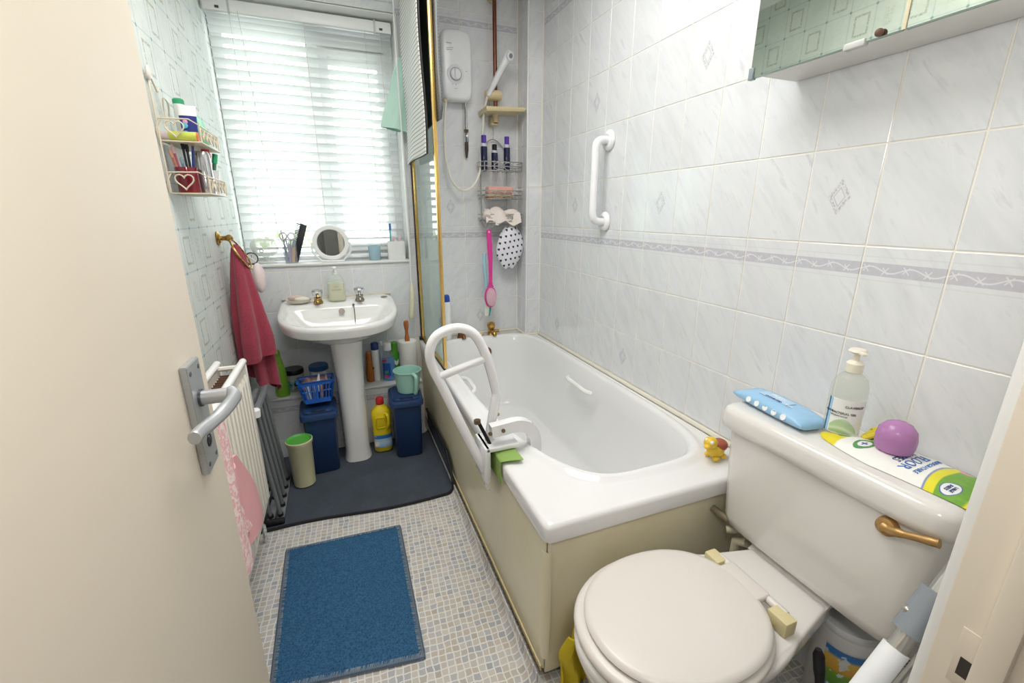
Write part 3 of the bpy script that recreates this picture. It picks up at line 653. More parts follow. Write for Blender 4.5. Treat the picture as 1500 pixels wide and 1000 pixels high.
obj('frame', xf(lathe([(.066, -.004), (.086, -.006), (.092, 0), (.088, .006), (.072, .006), (.069, .003), (.066, -.004)], (0, 0, 0), 44, c0=False, c1=False), M), P('mirror_frame_white', '#f6f6f4', .3), mi)
ms = MB('mirror_silver', .015, 1.); ms.color('#e8eceb'); MIR = ms.m
obj('glass', xf(lathe([(0, .001), (.0705, .001), (.0705, .0025), (0, .0025)], (0, 0, 0), 44), M), MIR, mi, angle=20)
obj('stand', join(box(-1.20, -1.085, 2.06, 2.125, SZ, SZ+.007, .003), stube([(-1.2, 2.095, SZ+.005), (-1.238, 2.092, SZ+.05), (-1.24, 2.088, SZ+.1)], .005, 6), stube([(-1.09, 2.095, SZ+.005), (-1.05, 2.09, SZ+.05), (-1.05, 2.085, SZ+.1)], .005, 6)), P('mirror_frame_white', '#f6f6f4'), mi)
solo('glass_tumbler', lathe([(0, 0), (.030, 0), (.034, .075), (.032, .075), (.028, .004), (0, .004)], (-.925, 2.085, SZ), 24), tinted('pale_aqua', '#d7ecf2', .6, .06), 'pale blue clear tumbler between the mirror and toothbrush pot', 'tumbler')
tb = thing('toothbrush_pot', 'square white pot at the right end of the sill', 'pot', (-.808, 2.085, SZ))
c = (-.808, 2.085, SZ)
def sq(h, z): return [(c[0]+h*cos(t)*(abs(cos(t))**8+abs(sin(t))**8)**(-1/8), c[1]+.62*h*sin(t)*(abs(cos(t))**8+abs(sin(t))**8)**(-1/8), c[2]+z) for t in [2*pi*(i+.5)/40 for i in range(40)]]
obj('pot', loft([sq(.046, 0), sq(.047, .002), sq(.047, .100), sq(.044, .100), sq(.043, .006)]), P('ceramic_white', '#f1f1f0', .2), tb)
for i, (dx, hx, hc, l) in enumerate(((-.026, -.026, '#5fc3c6', 'blue and aqua toothbrush, leftmost in the white pot'), (-.008, -.012, '#e58fae', 'pink toothbrush in the middle of the white pot'), (.014, .02, '#c98a98', 'dull pink toothbrush at the right of the white pot'))):
    t = thing('toothbrush', l, 'toothbrush', (c[0]+dx, c[1], SZ+.008))
    top = (.195, .125, .13)[i]
    obj('handle', stube([(c[0]+dx, c[1]+.004, SZ+.008), (c[0]+dx, c[1], SZ+.07), (c[0]+hx, c[1]-.006, SZ+top-.03)], .0042, 7), P('brush_col_%d' % i, hc, .3), t)
    obj('head', box(c[0]+hx-.006, c[0]+hx+.006, c[1]-.012, c[1]-.002, SZ+top-.035, SZ+top, .002), P(('bristle_blue', 'bristle_pink', 'bristle_pale')[i], ('#3d6fb5', '#f0b7c4', '#e6ccd2')[i], .7), t)
# ---------------------------------------------------------------- toilet
tchina = P('toilet_china', '#e6e3df', .14, var=.015, coat=.4)
seatw = P('toilet_seat', '#e4ded8', .3, var=.015)
TCY = .070
to = thing('toilet', 'close coupled white toilet with its lid down beside the bath end', 'toilet', (-.36, TCY, 0))
def oval(cx, a, b, z, n=2.2, N=64, cy=TCY, nb=None):
    out = []
    for i in range(N):
        t = 2*pi*(i+.5)/N; c, s = cos(t), sin(t); e = n if c < 0 else (nb or n); r = (abs(c)**e+abs(s)**e)**(-1/e); out.append((cx+a*r*c, cy+b*r*s, z))
    return out
obj('pan', loft([oval(-.36, .20, .105, 0, 2.6), oval(-.36, .195, .10, .02, 2.6), oval(-.36, .175, .085, .08, 2.6), oval(-.37, .18, .085, .16, 2.4), oval(-.41, .22, .10, .24, 2.2, nb=2.4), oval(-.46, .265, .140, .32, 2.2, nb=2.2), oval(-.475, .265, .160, .365, 2.2), oval(-.475, .266, .162, .382, 2.2), oval(-.475, .261, .157, .388, 2.2)]), tchina, to, angle=60)
dk = [(-.44, -.155), (-.30, -.130), (-.19, -.103), (-.165, -.099), (-.150, -.086), (-.146, .0), (-.146, .080), (-.150, .088), (-.165, .097), (-.19, .103), (-.30, .130), (-.44, .155)]
db = bmesh.new(); db.free()
db = prism(dk, T(0, TCY, .345), .044); bmesh.ops.bevel(db, geom=[e for e in db.edges if abs(e.verts[0].co.z-e.verts[1].co.z) < .001], offset=.008, segments=3, affect='EDGES', profile=.5)
obj('rear_deck', join(db, loft([[(-.182, TCY-.10, .386), (-.182, TCY+.105, .386), (-.182+.002, TCY+.105, .384), (-.182+.002, TCY-.10, .384)], [(-.150, TCY-.10, .402), (-.150, TCY+.105, .402), (-.150, TCY+.105, .386), (-.150, TCY-.10, .386)]])), tchina, to)
def seat_ring(z, g): return oval(-.525, .212-g, .176-g, z, 2.15)
def hole(z, g): return oval(-.545, .135+g, .10+g, z, 2.15)
obj('seat', loft([hole(.392, 0), seat_ring(.391, .010), seat_ring(.395, .002), seat_ring(.402, 0), seat_ring(.409, .003), seat_ring(.413, .012), hole(.411, 0), hole(.392, 0)], False, False), seatw, to, angle=60)
def lid_ring(z, g):
    out = oval(-.520, .196-g, .164-g, z, 2.1, nb=2.3); return out
obj('lid', join(loft([lid_ring(.4135, .012), lid_ring(.4145, .004), lid_ring(.420, 0), lid_ring(.4265, .004), lid_ring(.4295, .014), oval(-.52, .10, .08, .4315), oval(-.52, .02, .016, .4318)]), box(-.36, -.298, TCY-.052, TCY+.055, .414, .4285, .005)), seatw, to, angle=60)
obj('hinge_rod', tube([(-.305, TCY-.095, .417), (-.305, TCY+.085, .417)], .0095, 10), seatw, to)
hy = P('hinge_cream', '#dfd2a4', .4)
for y0, y1 in ((TCY-.118, TCY-.072), (TCY+.062, TCY+.105)):
    hb_ = box(-.335, -.302, y0, y1, .390, .426, .004); obj('hinge_block', hb_, hy, to, label='yellowed hinge block')
def srect(cx, cy, a, b, n, z, N=72): return [(cx+a*(abs(cos(t))**n+abs(sin(t))**n)**(-1/n)*cos(t), cy+b*(abs(cos(t))**n+abs(sin(t))**n)**(-1/n)*sin(t), z) for t in [2*pi*(i+.5)/N for i in range(N)]]
obj('cistern', loft([srect(-.006-a*1.0-.001, .054, a, b+.010, n, z) for z, a, b, n in ((.402, .078, .170, 6), (.405, .086, .188, 7), (.415, .091, .199, 8), (.44, .093, .204, 9), (.60, .0955, .213, 10), (.70, .0965, .218, 10))]), tchina, to, angle=60)
lidr = []
for z, g, n in ((.692, .006, 9), (.696, .0, 9), (.712, -.002, 9), (.735, -.001, 9), (.746, .004, 9), (.751, .012, 9), (.7525, .022, 9)):
    lidr.append([(-.1085+(.103-g)*(abs(cos(t))**n+abs(sin(t))**n)**(-1/n)*cos(t), .056+(.250-g)*(abs(cos(t))**n+abs(sin(t))**n)**(-1/n)*sin(t), z) for t in [2*pi*(i+.5)/72 for i in range(72)]])
obj('cistern_lid', loft(lidr), tchina, to, angle=60)
lev = P('aged_gold_lever', '#b28d57', .35, .55, var=.2, scale=50)
lv = obj('flush_lever', tube(catmull([(-.204, -.104, .672), (-.216, -.108, .674), (-.219, -.130, .681), (-.217, -.155, .690), (-.213, -.182, .698)], 5), [.012]*6+[.0085]*5+[.007]*6+[.008]*3+[.0085], 10), lev, to, label='gold coloured flush lever')
obj('lever_boss', xf(lathe([(0, -.006), (.018, -.006), (.019, 0), (.017, .009), (.008, .0145), (0, .015)], (0, 0, 0), 20), T(-.203, -.104, .672) @ R(-90, 'Y')), lev, lv)
obj('overflow_pipe', join(tube([(-.11, .24, .41), (-.15, .245, .38), (-.165, .26, .375)], .011, 10), tube([(-.150, .20, .37), (-.15, .235, .35), (-.15, .24, .20)], .013, 10)), P('pipe_ivory', '#d6cfb8', .4, var=.15), to)
obj('pipe_stub', tube([(-.175, .308, .415), (-.155, .235, .400)], .010, 10), P('pipe_brown', '#8f836a', .5), to)
CZ = .7535
# ---- on the cistern
wp = thing('wipes_pack', 'light blue soft pack of wipes lying on the left of the cistern', 'wipes', (-.125, .205, CZ))
def pillow(o, L, Wd, H, yawd, tip=.3, nu=20, nv=10, th0=0., crink=.002):
    """soft pack: closed loft along local x"""
    M = T(*o) @ R(yawd, 'Z'); rs = []
    for i in range(nu+1):
        s = i/nu; e = min(1, (sin(pi*min(max(s, .0), 1)))**.45+.03); h = H*e; w = Wd*(1-.06*(1-e)); r = []
        for k in range(24):
            t = 2*pi*k/24; n = 3.2; q = (abs(cos(t))**n+abs(sin(t))**n)**(-1/n)
            z = H/2+h/2*q*sin(t) if sin(t) > 0 else H/2+min(H/2, h/2+H*.5*(1-e)*.6)*q*sin(t)
            z += crink*sin(s*37+t*5)*(1 if sin(t) > 0 else 0)*(1-.5*e); r.append(M @ Vector(((s-.5)*L, w/2*q*cos(t), max(z, .0005))))
        rs.append(r)
    return loft(rs), M
bm, M = pillow((-.122, .207, CZ), .215, .086, .034, 83)
obj('pack', bm, P('wipes_blue', '#9cc8ea', .3, var=.05, scale=25), wp, angle=70)
nav = P('print_navy', '#3a4a86', .5); wht = P('print_white', '#f4f6f8', .5)
Mt = M @ T(0, 0, .0355) @ R(180, 'Z')
obj('flap', xf(box(-.050, .035, -.014, .017, -.0016, .0005, .0004), Mt), P('wipes_blue_pale', '#b4d5ef', .3), wp)
obj('lettering', text('UNSCENTED', .0085, Mt @ T(-.005, -.012, .001)), nav, wp)
obj('lettering', text('FRESH', .017, Mt @ T(-.005, .006, .001)), wht, wp); obj('lettering', text('wipes', .009, Mt @ T(.040, -.010, .001)), wht, wp)
for k in range(5):
    d = M @ T(.062-.027*k-.012, .0425, .019) @ R(-68, 'X')
    obj('icon', xf(lathe([(0, 0), (.0075, 0), (.0075, .0012), (0, .0012)], (0, 0, 0), 16), d), wht, wp)
gb = thing('gel_bottle', 'clear pump bottle of hand gel with a white label on the cistern', 'bottle', (-.088, .076, CZ))
c = (-.088, .076, CZ)
obj('body', lathe([(0, 0), (.031, 0), (.0345, .004), (.0345, .095), (.0345, .105), (.0335, .118), (.029, .133), (.020, .143), (.0135, .147), (.0135, .153), (0, .153)], c, 36), tinted('gel_clear', '#f6f7f2', .8, .06), gb)
def wrap(r, ang, z0):       # lettering wrapped about the bottle, centred on the direction ang
    def f(v):
        a = ang+v.x/r; return Vector((c[0]+(r+v.z)*cos(a), c[1]+(r+v.z)*sin(a), c[2]+z0+v.y))
    return f
GA = radians(210)
def cyl_patch(r, a0, a1, z0, z1, n=20, t=.0006):
    return sheet(lambda u, v: (c[0]+r*cos(a0+(a1-a0)*u), c[1]+r*sin(a0+(a1-a0)*u), c[2]+z0+(z1-z0)*v), n, 4, t)
obj('label', cyl_patch(.0351, GA-1.0, GA+1.15, .012, .092), P('label_white', '#f2f3f0', .35), gb)
obj('stripe', cyl_patch(.0356, GA-1.0, GA-.90, .012, .092, 4), P('label_blue', '#2b5c8a', .4), gb)
obj('stripe', cyl_patch(.0356, GA-.89, GA-.74, .012, .092, 4), P('label_sky', '#a9d0e8', .4), gb)
m = MB('aloe_print', .4); x, y, z = m.xyz(m.coords('Object')); f = ((x*90+z*140+(y*60).sin()).sin()); m.color(m.ramp(f*.5+.5, [(.1, '#9dbf8d'), (.5, '#d3e3c4'), (.9, '#b7d3a2')]))
obj('aloe_picture', sheet(lambda u, v: (lambda a, zz: (c[0]+.0357*cos(a), c[1]+.0357*sin(a), c[2]+zz))(GA-.66+1.5*u, .014+v*(.030*(1-abs(2*u-.9)**2*.75)+.004)), 16, 4, .0006), m.m, gb)
obj('lettering', text('ANTIBACTERIAL GEL', .0066, None, wrap(.0358, GA-.22, .061)), P('print_dark', '#39413f', .5), gb); obj('lettering', text('CLAVERLEY', .0072, None, wrap(.0358, GA+.50, .077)), P('print_dark', '#39413f'), gb); obj('lettering', text('70% alcohol hand gel', .0038, None, wrap(.0358, GA-.25, .054)), P('print_dark', '#39413f'), gb)
iv = P('pump_ivory', '#efe8d6', .35)
obj('collar', lathe([(0, .150), (.0165, .150), (.0165, .169), (.012, .173), (.010, .175), (0, .175)], c, 20), iv, gb)
obj('pump_head', join(lathe([(.0055, .174), (.0055, .190), (.0125, .1915), (.0175, .196), (.014, .2005), (0, .2015)], c, 22), xf(box(-.030, .0, -.0055, .0055, .1925, .199, .003), T(*c) @ R(55, 'Z'))), iv, gb)
fw = thing('floor_wipes_pack', 'flat green, white and yellow pack of floor wipes along the cistern front', 'wipes', (-.115, -.055, CZ))
FM = T(-.100, -.050, CZ) @ R(-90+2, 'Z')
m = MB('floor_wipes_print', .3); x, y, z = m.xyz(m.coords('UV'))
nzz = m.noise(m.coords('UV'), 14, 3)
col = m.mix(x.below(.155, .01), '#f3f3ee', '#e6d42a'); col = m.mix(x.below(.07, .01)*y.gt(.5), col, '#d7c83a')
lf = ((x-.115)._m('ABSOLUTE')/.05+(y-.62)._m('ABSOLUTE')/.16).below(1, .1); col = m.mix(lf, col, '#3f8a4a')
rr = (((x-.285)/.055).pow(2)+((y-.44)/.27).pow(2)).sqrt(); col = m.mix(rr.below(1, .04), col, m.mix(nzz, '#2f7a4a', '#6fae6a')); col = m.mix(rr.below(.62, .04), col, '#eef0ee')
pl_ = (((x-.285).abs()/.005).below(1, .2)*((y-.44).abs()/.09).below(1, .1)).mx(((x-.285).abs()/.018).below(1, .1)*((y-.44).abs()/.028).below(1, .2)); col = m.mix(pl_, col, '#3a56a5')
col = m.mix(((x-.44).abs()/.05).below(1, .05)*((y-.80).abs()/.10).below(1, .05), col, '#e2bb35')
gr = x.gt(.735+0); xc = x-.04*((y-.5)*(y-.5))*4
col = m.mix((1-xc.below(.70, .004)), col, '#7f93c0'); col = m.mix((1-xc.below(.712, .004)), col, '#eadf2e'); col = m.mix((1-xc.below(.765, .004)), col, m.mix(nzz, '#5d9a2c', '#86b83f'))
bd = (((x-.845)/.05).pow(2)+((y-.22)/.17).pow(2)).sqrt(); col = m.mix(bd.below(1, .03), col, '#5a6ea8'); col = m.mix(bd.below(.88, .03), col, '#f1f3f1')
b2 = (((x-.945)/.055).pow(2)+((y-.78)/.21).pow(2)).sqrt(); col = m.mix((b2-.85).abs().below(.13, .04), col, '#e3efd8')
fl_ = (((x-.80)/.035).pow(2)+((y-.86)/.10).pow(2)).sqrt(); col = m.mix(fl_.below(1, .3)*nzz.gt(.45), col, '#e29ab4')
col = m.mix((1-x.below(.955, .01))*y.below(.2, .03), col, '#ecdc2c')
m.color(col); wprint = m.m
bmw = bmesh.new(); NU, NV = 30, 8; uvl = bmw.loops.layers.uv.new('UVMap')
def fwp(s, v, top):
    wd = .020+.122*min(1, (s/.42))**.7 if s < .42 else .142-.006*sin((s-.42)*5)
    e = min(1, sin(pi*min(max(s, .02), .985)))**.5; q = (1-abs(2*v-1)**3.0)
    return FM @ Vector(((s-.5)*.275, (v-.5)*wd-.022*(1-min(1, s/.42)), (.003+.013*e*q+.0015*sin(s*40+v*9)*e*q) if top else .0006))
for top in (True, False):
    V = [[bmw.verts.new(fwp(i/NU, j/NV, top)) for j in range(NV+1)] for i in range(NU+1)]
    for i in range(NU):
        for j in range(NV):
            ids = [(i, j), (i+1, j), (i+1, j+1), (i, j+1)]
            f = bmw.faces.new([V[a][b] for a, b in (ids if top else ids[::-1])])
            for l, (a, b) in zip(f.loops, ids if top else ids[::-1]): l[uvl].uv = (a/NU, b/NV)
bmesh.ops.remove_doubles(bmw, verts=bmw.verts[:], dist=.0028)
obj('pack', bmw, wprint, fw, angle=70)
def fwt(s, v): return Vector(fwp(s, v, True))
def fbend(s0, v0, ang, dz=.0006):
    ca, sa = cos(ang), sin(ang)
    def f(p):
        x_, y_ = p.x*ca-p.y*sa, p.x*sa+p.y*ca
        s = s0+x_/.285; v = v0+y_/.142; q = fwt(min(max(s, 0), 1), min(max(v, 0), 1)); return q+Vector((0, 0, dz+p.z))
    return f
obj('lettering', text('FLOOR', .026, None, fbend(.585, .46, pi*1.5)), P('print_sky', '#4a78b8', .5), fw); obj('lettering', text('BIODEGRADABLE', .0115, None, fbend(.655, .5, pi*1.5)), P('print_sky', '#4a78b8'), fw)
obj('lettering', text('WIPES', .021, None, fbend(.515, .48, pi*1.5)), P('print_navy', '#3a4a86'), fw); obj('lettering', text('strong', .010, None, fbend(.44, .80, pi*1.5)), P('print_navy', '#3a4a86'), fw); obj('lettering', text('new', .012, None, fbend(.365, .84, pi*1.5)), P('print_navy', '#3a4a86'), fw); obj('lettering', text('LARGE\nSHEETS', .0075, None, fbend(.845, .22, pi*1.5)), P('print_navy', '#3a4a86'), fw)
solo('bath_ball', lathe([(0, 0), (.030, .0), (.036, .004), (.0385, .014), (.0395, .030), (.036, .046), (.026, .058), (.012, .064), (0, .065)], (-.096, -.032, CZ+.0165), 32, .86, .86), tinted('plastic_lilac', '#c58cc4', .2, .25), 'translucent purple plastic dome behind the floor wipes', 'dosing ball')
yw = thing('rubber_gloves', 'crumpled yellow rubber gloves tucked behind the floor wipes', 'gloves', (-.072, .015, CZ))
yel = P('glove_yellow', '#e8d440', .5, var=.15, scale=40); ygr = P('glove_lime', '#cfd258', .5, var=.15, scale=40)
obj('cuff', sheet(lambda u, v: (-.088+.045*v, .035-.045*u, CZ+.002+.026*sin(pi*v)*(.7+.3*sin(u*12))+.004*sin(u*25+v*9)), 14, 10, .002), ygr, yw)
for k in range(3): obj('finger', tube(catmull([(-.085+.012*k, .03, CZ+.012+.006*k), (-.075+.013*k, .01, CZ+.026+.006*k), (-.062+.012*k, -.006, CZ+.028+.008*k)], 4), [.006]*8+[.004], 8), yel, yw)
# ---- toy on the bath corner
dkz = .5215
du = thing('toy_duck', 'small yellow rubber toy with a red brown back on the bath corner', 'toy', (-.105, .385, dkz))
ty = P('toy_yellow', '#f0c93a', .35); c = (-.108, .385, dkz)
obj('body', join(ball((c[0], c[1], dkz+.028), .026, 1.1, .9, .9), ball((c[0]-.012, c[1]-.016, dkz+.008), .011, 1, 1, .75), ball((c[0]+.02, c[1]-.012, dkz+.008), .011, 1, 1, .75), ball((c[0]-.012, c[1]+.014, dkz+.008), .011, 1, 1, .75), ball((c[0]+.02, c[1]+.014, dkz+.008), .011, 1, 1, .75)), ty, du)
obj('head', join(ball((c[0]-.028, c[1]-.004, dkz+.058), .020, 1, 1, .95), ball((c[0]-.044, c[1]-.010, dkz+.052), .012, 1.1, .9, .6)), ty, du)
for dy in (-.016, .004): obj('eye', join(ball((c[0]-.040, c[1]+dy-.004, dkz+.068), .0055)), P('eye_white', '#f5f5f2', .3), du)
obj('shell', ball((c[0]+.012, c[1], dkz+.042), .024, 1.05, 1, .75), P('toy_red_brown', '#a5563e', .4), du)
# ---- behind and beside the toilet
tu = thing('tub', 'white tub with a bright picture label behind the toilet', 'tub', (-.076, -.030, 0)); c = (-.076, -.030, 0)
obj('body', lathe([(0, .001), (.055, .001), (.058, .004), (.064, .30), (.066, .305), (.066, .315), (0, .315)], c, 32), P('plastic_white', '#f3f3f4'), tu)
obj('lid', lathe([(.0, .313), (.067, .313), (.069, .317), (.069, .328), (.066, .332), (0, .332)], c, 32), P('lid_frost', '#dfe2e6', .3), tu)
m = MB('tub_label_print', .4); x, y, z = m.xyz(m.coords('Object')); nq = m.noise(m.coords('Object'), 45, 2)
col = m.ramp((z-.11)/.165, [(0, '#2f74c0'), (.3, '#4aa6d8'), (.38, '#5f9a3d'), (.6, '#7fae3f'), (.66, '#e0a83c'), (.85, '#e8c45a'), (.9, '#3f7fc4')]); col = m.mix(nq.below(.40, .03)*.8, col, '#d8e6f0'); m.color(col)
obj('label', sheet(lambda u, v: (c[0]+(.0605+.005*v+.0)*cos(3.1+1.7*u), c[1]+(.0605+.005*v)*sin(3.1+1.7*u), .11+.165*v), 16, 4, .0005), m.m, tu)
br = thing('toilet_brush', 'black handled toilet brush standing right of the toilet pan', 'brush', (-.235, -.105, 0))
obj('holder', lathe([(0, .001), (.045, .001), (.048, .006), (.042, .11), (.040, .112), (0, .112)], (-.235, -.105, 0), 24), P('holder_ivory', '#d9d1c0', .4), br)
obj('handle', tube(catmull([(-.235, -.105, .11), (-.238, -.095, .2), (-.246, -.082, .28), (-.252, -.070, .352)], 4), [.006]*5+[.009]*4+[.011]*3+[.006], 10), blk, br)
m = MB('braided_hose', .4, .5); x, y, z = m.xyz(m.coords('Object')); m.color(m.ramp(((x+y+z)*500).sin()*.5+.5, [(.2, '#57493a'), (.6, '#8e7b62'), (.9, '#b0a084')])); 
solo('braided_hose', stube([(-.20, -.185, .16), (-.21, -.158, .24), (-.19, -.13, .31), (-.15, -.125, .345), (-.10, -.15, .34), (-.04, -.19, .30)], .0095, 8), m.m, 'curved braided brown supply hose under the cistern', 'hose')
cr = thing('walking_frame', 'folded aluminium walking aid with grey clamp and white tag beside the cistern', 'walking aid', (-.65, -.215, 0))
alu = P('aluminium', '#b9b6b0', .3, .85)
c0, c1 = Vector((-.60, -.228, .362)), Vector((-.285, -.252, .81))
dr = (c1-c0).normalized(); q = lambda k: c0+dr*k
obj('tube', tube([c0, c1], .0125, 14), alu, cr); obj('tube', tube([c0+Vector((.035, -.02, 0)), c1+Vector((.035, -.02, -.02))], .010, 12), alu, cr)
obj('clamp', tube([q(.352), q(.425)], .021, 10), P('clamp_grey', '#868c93', .4), cr); obj('button', ball(q(.39)+Vector((-.016, .012, .0)), .006), alu, cr)
obj('tag', tube([q(.235), q(.325)], .0165, 14), P('tag_white', '#eef0f2', .4), cr)
obj('leg', stube([c0, (-.64, -.218, .30), (-.65, -.215, .2), (-.65, -.215, .03)], .0125, 12), alu, cr)
obj('ferrule', tube([(-.65, -.215, .0005), (-.65, -.215, .04)], .016, 12), P('rubber_grey', '#4c4c4c', .7), cr)
# yellow cloth by the bath panel
solo('duster', sheet(lambda u, v: (-.675+.07*u+.008*sin(v*7), .262+.018*sin(u*9+v*3)-.01*v, .002+.20*v+.03*u*v), 12, 14, .006), P('duster_yellow', '#dcc62a', .9, bump=.4), 'yellow cleaning cloth bundled between the bath end and toilet', 'cloth')
# ---------------------------------------------------------------- mirror cabinet and grab rail
cb = thing('mirror_cabinet', 'wall cabinet with two mirrored doors above the cistern', 'cabinet', (-.06, .0, 1.548))
CMIR = MB('cabinet_mirror', .02, 1.); CMIR.color('#ccd3c8'); CMIR = CMIR.m
CW = P('cabinet_white', '#e3e1dc', .45)
CY0, CY1, CZ0, CZ1 = -.285, .418, 1.549, 2.10
obj('carcass', box(-.125, -.0045, CY0, CY1-.02, CZ0, CZ1, .003), CW, cb)
for y0, y1, n_ in ((.098, CY1, 0), (CY0, .092, 1)):
    d = obj('door', box(-.1335, -.1275, y0, y1, CZ0-.002, CZ1, .001), P('mirror_edge', '#8fa39a', .2), cb)
    obj('mirror', box(-.1345, -.1334, y0+.001, y1-.001, CZ0, CZ1-.001), CMIR, d, angle=20)
    yc = (y0+y1)/2+(-.08 if n_ == 0 else .02)
    obj('clip', box(-.138, -.124, yc-.02, yc+.02, CZ0-.006, CZ0+.006, .002), P('clip_clear', '#c9cac8'), d)
    obj('knob', ball((-.140, yc-.045, CZ0+.006), .007), P('rust_spot', '#6f4f42', .6), d)
obj('corner_clip', box(-.138, -.126, CY1-.010, CY1+.003, CZ0-.004, CZ0+.022, .001), P('clip_grey', '#8a949a', .3), cb)
obj('door_trim', box(-.1365, -.1335, .092, .0985, CZ0-.001, CZ1, .0005), P('trim_ivory', '#eadfbf', .4), cb)
gr = thing('grab_rail', 'white fluted grab rail upright on the tiled wall', 'grab rail', (-.03, 1.22, 1.2))
y0 = 1.225
obj('rail', stube([(-.006, y0, 1.530), (-.035, y0, 1.530), (-.058, y0, 1.522), (-.068, y0, 1.498), (-.068, y0, 1.44), (-.068, y0, 1.35), (-.068, y0, 1.27), (-.068, y0, 1.235), (-.058, y0, 1.209), (-.035, y0, 1.201), (-.006, y0, 1.201)], .0165, 14, 5), gw, gr)
for z in (1.530, 1.201): obj('flange', xf(lathe([(.0165, .010), (.024, .016), (.036, .012), (.041, .006), (.042, 0), (0, 0)], (0, 0, 0), 28), T(-.0042, y0, z) @ R(-90, 'Y')), gw, gr)
# ---------------------------------------------------------------- shower
sh = thing('electric_shower', 'white electric shower box with a round dial on the tiled wall', 'shower', (-.452, 2.0, 1.805))
shw = P('shower_white', '#eceef0', .25)
def shring(y, g, bow=0.): 
    n = 7; return [(-.452+(.080-g)*cos(t)*(abs(cos(t))**n+abs(sin(t))**n)**(-1/n), y, 1.958+(.152-g)*sin(t)*(abs(cos(t))**n+abs(sin(t))**n)**(-1/n)+(.012*(1-(cos(t)*1.0)**2) if sin(t) > 0 else -.006*(1-cos(t)**2))) for t in [2*pi*(i+.5)/72 for i in range(72)]]
obj('case', loft([shring(2.0455, .006), shring(2.03, 0), shring(1.985, 0), shring(1.975, .004), shring(1.970, .014), shring(1.968, .05)]), shw, sh, angle=50)
M = T(-.462, 1.968, 1.918) @ R(90, 'X')
obj('dial', xf(join(lathe([(0, .0), (.027, 0), (.0265, .008), (.024, .010), (0, .0105)], (0, 0, 0), 32), box(-.006, .006, -.022, .022, .009, .016, .003)), M), shw, sh)
obj('dial_ring', xf(lathe([(.027, 0), (.030, 0), (.030, .006), (.027, .007)], (0, 0, 0), 36, c0=False, c1=False), M), P('ring_steel', '#9a9ea3', .3, .8), sh)
obj('surround', xf(lathe([(.030, -.003), (.046, -.003), (.044, .0012), (.030, .0016)], (0, 0, 0), 36, c0=False, c1=False), M), P('dial_surround', '#dfe2e5', .3), sh)
obj('marks', join(box(-.506, -.478, 1.9662, 1.9668, 2.052, 2.055), xf(box(-.506, -.470, 1.9662, 1.9668, 2.032, 2.034), about((-.488, 1.966, 2.033), R(-6, 'Y'))), xf(box(-.506, -.474, 1.9662, 1.9668, 2.024, 2.026), about((-.488, 1.966, 2.025), R(-6, 'Y'))), box(-.470, -.454, 1.9662, 1.9668, 1.852, 1.854)), P('print_steel', '#a6abb2', .4), sh)
for k, (x, z, mm) in enumerate(((-.405, 1.936, nav), (-.480, 1.872, inkr), (-.462, 1.870, inkr), (-.498, 1.905, nav))): obj('indicator', xf(lathe([(0, 0), (.002, 0), (.002, .0008), (0, .0008)], (0, 0, 0), 8), T(x, 1.9675, z) @ R(90, 'X')), P('red_dot', '#c2566a', .4) if mm is inkr else nav, sh)
obj('outlet', join(tube([(-.512, 2.0, 1.812), (-.512, 2.0, 1.79)], .011, 10)), P('aged_ivory', '#d8cda8', .4), sh)
pp = thing('feed_pipe', 'chrome water feed pipe with a valve under the shower box', 'pipe', (-.398, 2.025, 1.53))
obj('pipe', tube([(-.398, 2.025, 1.81), (-.398, 2.025, 1.66)], .0075, 10), chrome, pp)
obj('valve', join(tube([(-.398, 2.025, 1.665), (-.398, 2.025, 1.61)], .0115, 8), tube([(-.398, 2.03, 1.64), (-.398, 2.012, 1.64)], .006, 8)), chrome, pp)
obj('collar', tube([(-.398, 2.025, 1.672), (-.398, 2.025, 1.655)], .0125, 6), P('brown_fitting', '#6e5338', .5, .4), pp)
obj('tail', tube([(-.398, 2.025, 1.612), (-.398, 2.026, 1.57), (-.398, 2.03, 1.53)], [.010, .010, .005], 10), P('tail_brown', '#4e4336', .5), pp)
ivory = P('shower_ivory', '#dccba0', .35, var=.08)
rl = thing('shower_rail', 'brown copper riser rail with ivory slider and soap tray', 'shower rail', (-.235, 1.995, 1.70))
rcop = P('rail_copper', '#7a4a37', .3, .7, var=.25, scale=50)
obj('rail', tube([(-.240, 1.995, 2.33), (-.238, 1.995, 1.71)], .0105, 12), rcop, rl)
for z in (2.315,): obj('bracket', join(box(-.262, -.222, 1.985, 2.0455, z-.03, z+.03, .006)), ivory, rl)
obj('slider', xf(lathe([(0, -.045), (.020, -.043), (.026, -.03), (.026, .03), (.020, .043), (0, .045)], (0, 0, 0), 20), T(-.255, 1.985, 1.842) @ R(90, 'Y')), ivory, rl)
tray = loft([[(-.318, 1.905, 1.748), (-.318, 2.04, 1.748), (-.108, 2.04, 1.760), (-.108, 1.905, 1.760)], [(-.322, 1.90, 1.756), (-.322, 2.044, 1.756), (-.100, 2.044, 1.769), (-.100, 1.90, 1.769)], [(-.322, 1.90, 1.769), (-.322, 2.044, 1.769), (-.100, 2.044, 1.778), (-.100, 1.90, 1.778)], [(-.312, 1.91, 1.767), (-.312, 2.036, 1.767), (-.112, 2.036, 1.774), (-.112, 1.91, 1.774)], [(-.306, 1.916, 1.758), (-.306, 2.03, 1.758), (-.118, 2.03, 1.766), (-.118, 1.916, 1.766)]])
obj('soap_tray', tray, ivory, rl, angle=25)
obj('tray_foot', join(tube([(-.240, 1.995, 1.752), (-.240, 1.995, 1.712)], .016, 12), box(-.262, -.216, 2.0, 2.0455, 1.70, 1.735, .005)), ivory, rl)
hd_ = thing('hand_shower', 'white hand shower resting in the ivory slider', 'shower head', (-.27, 1.96, 1.85))
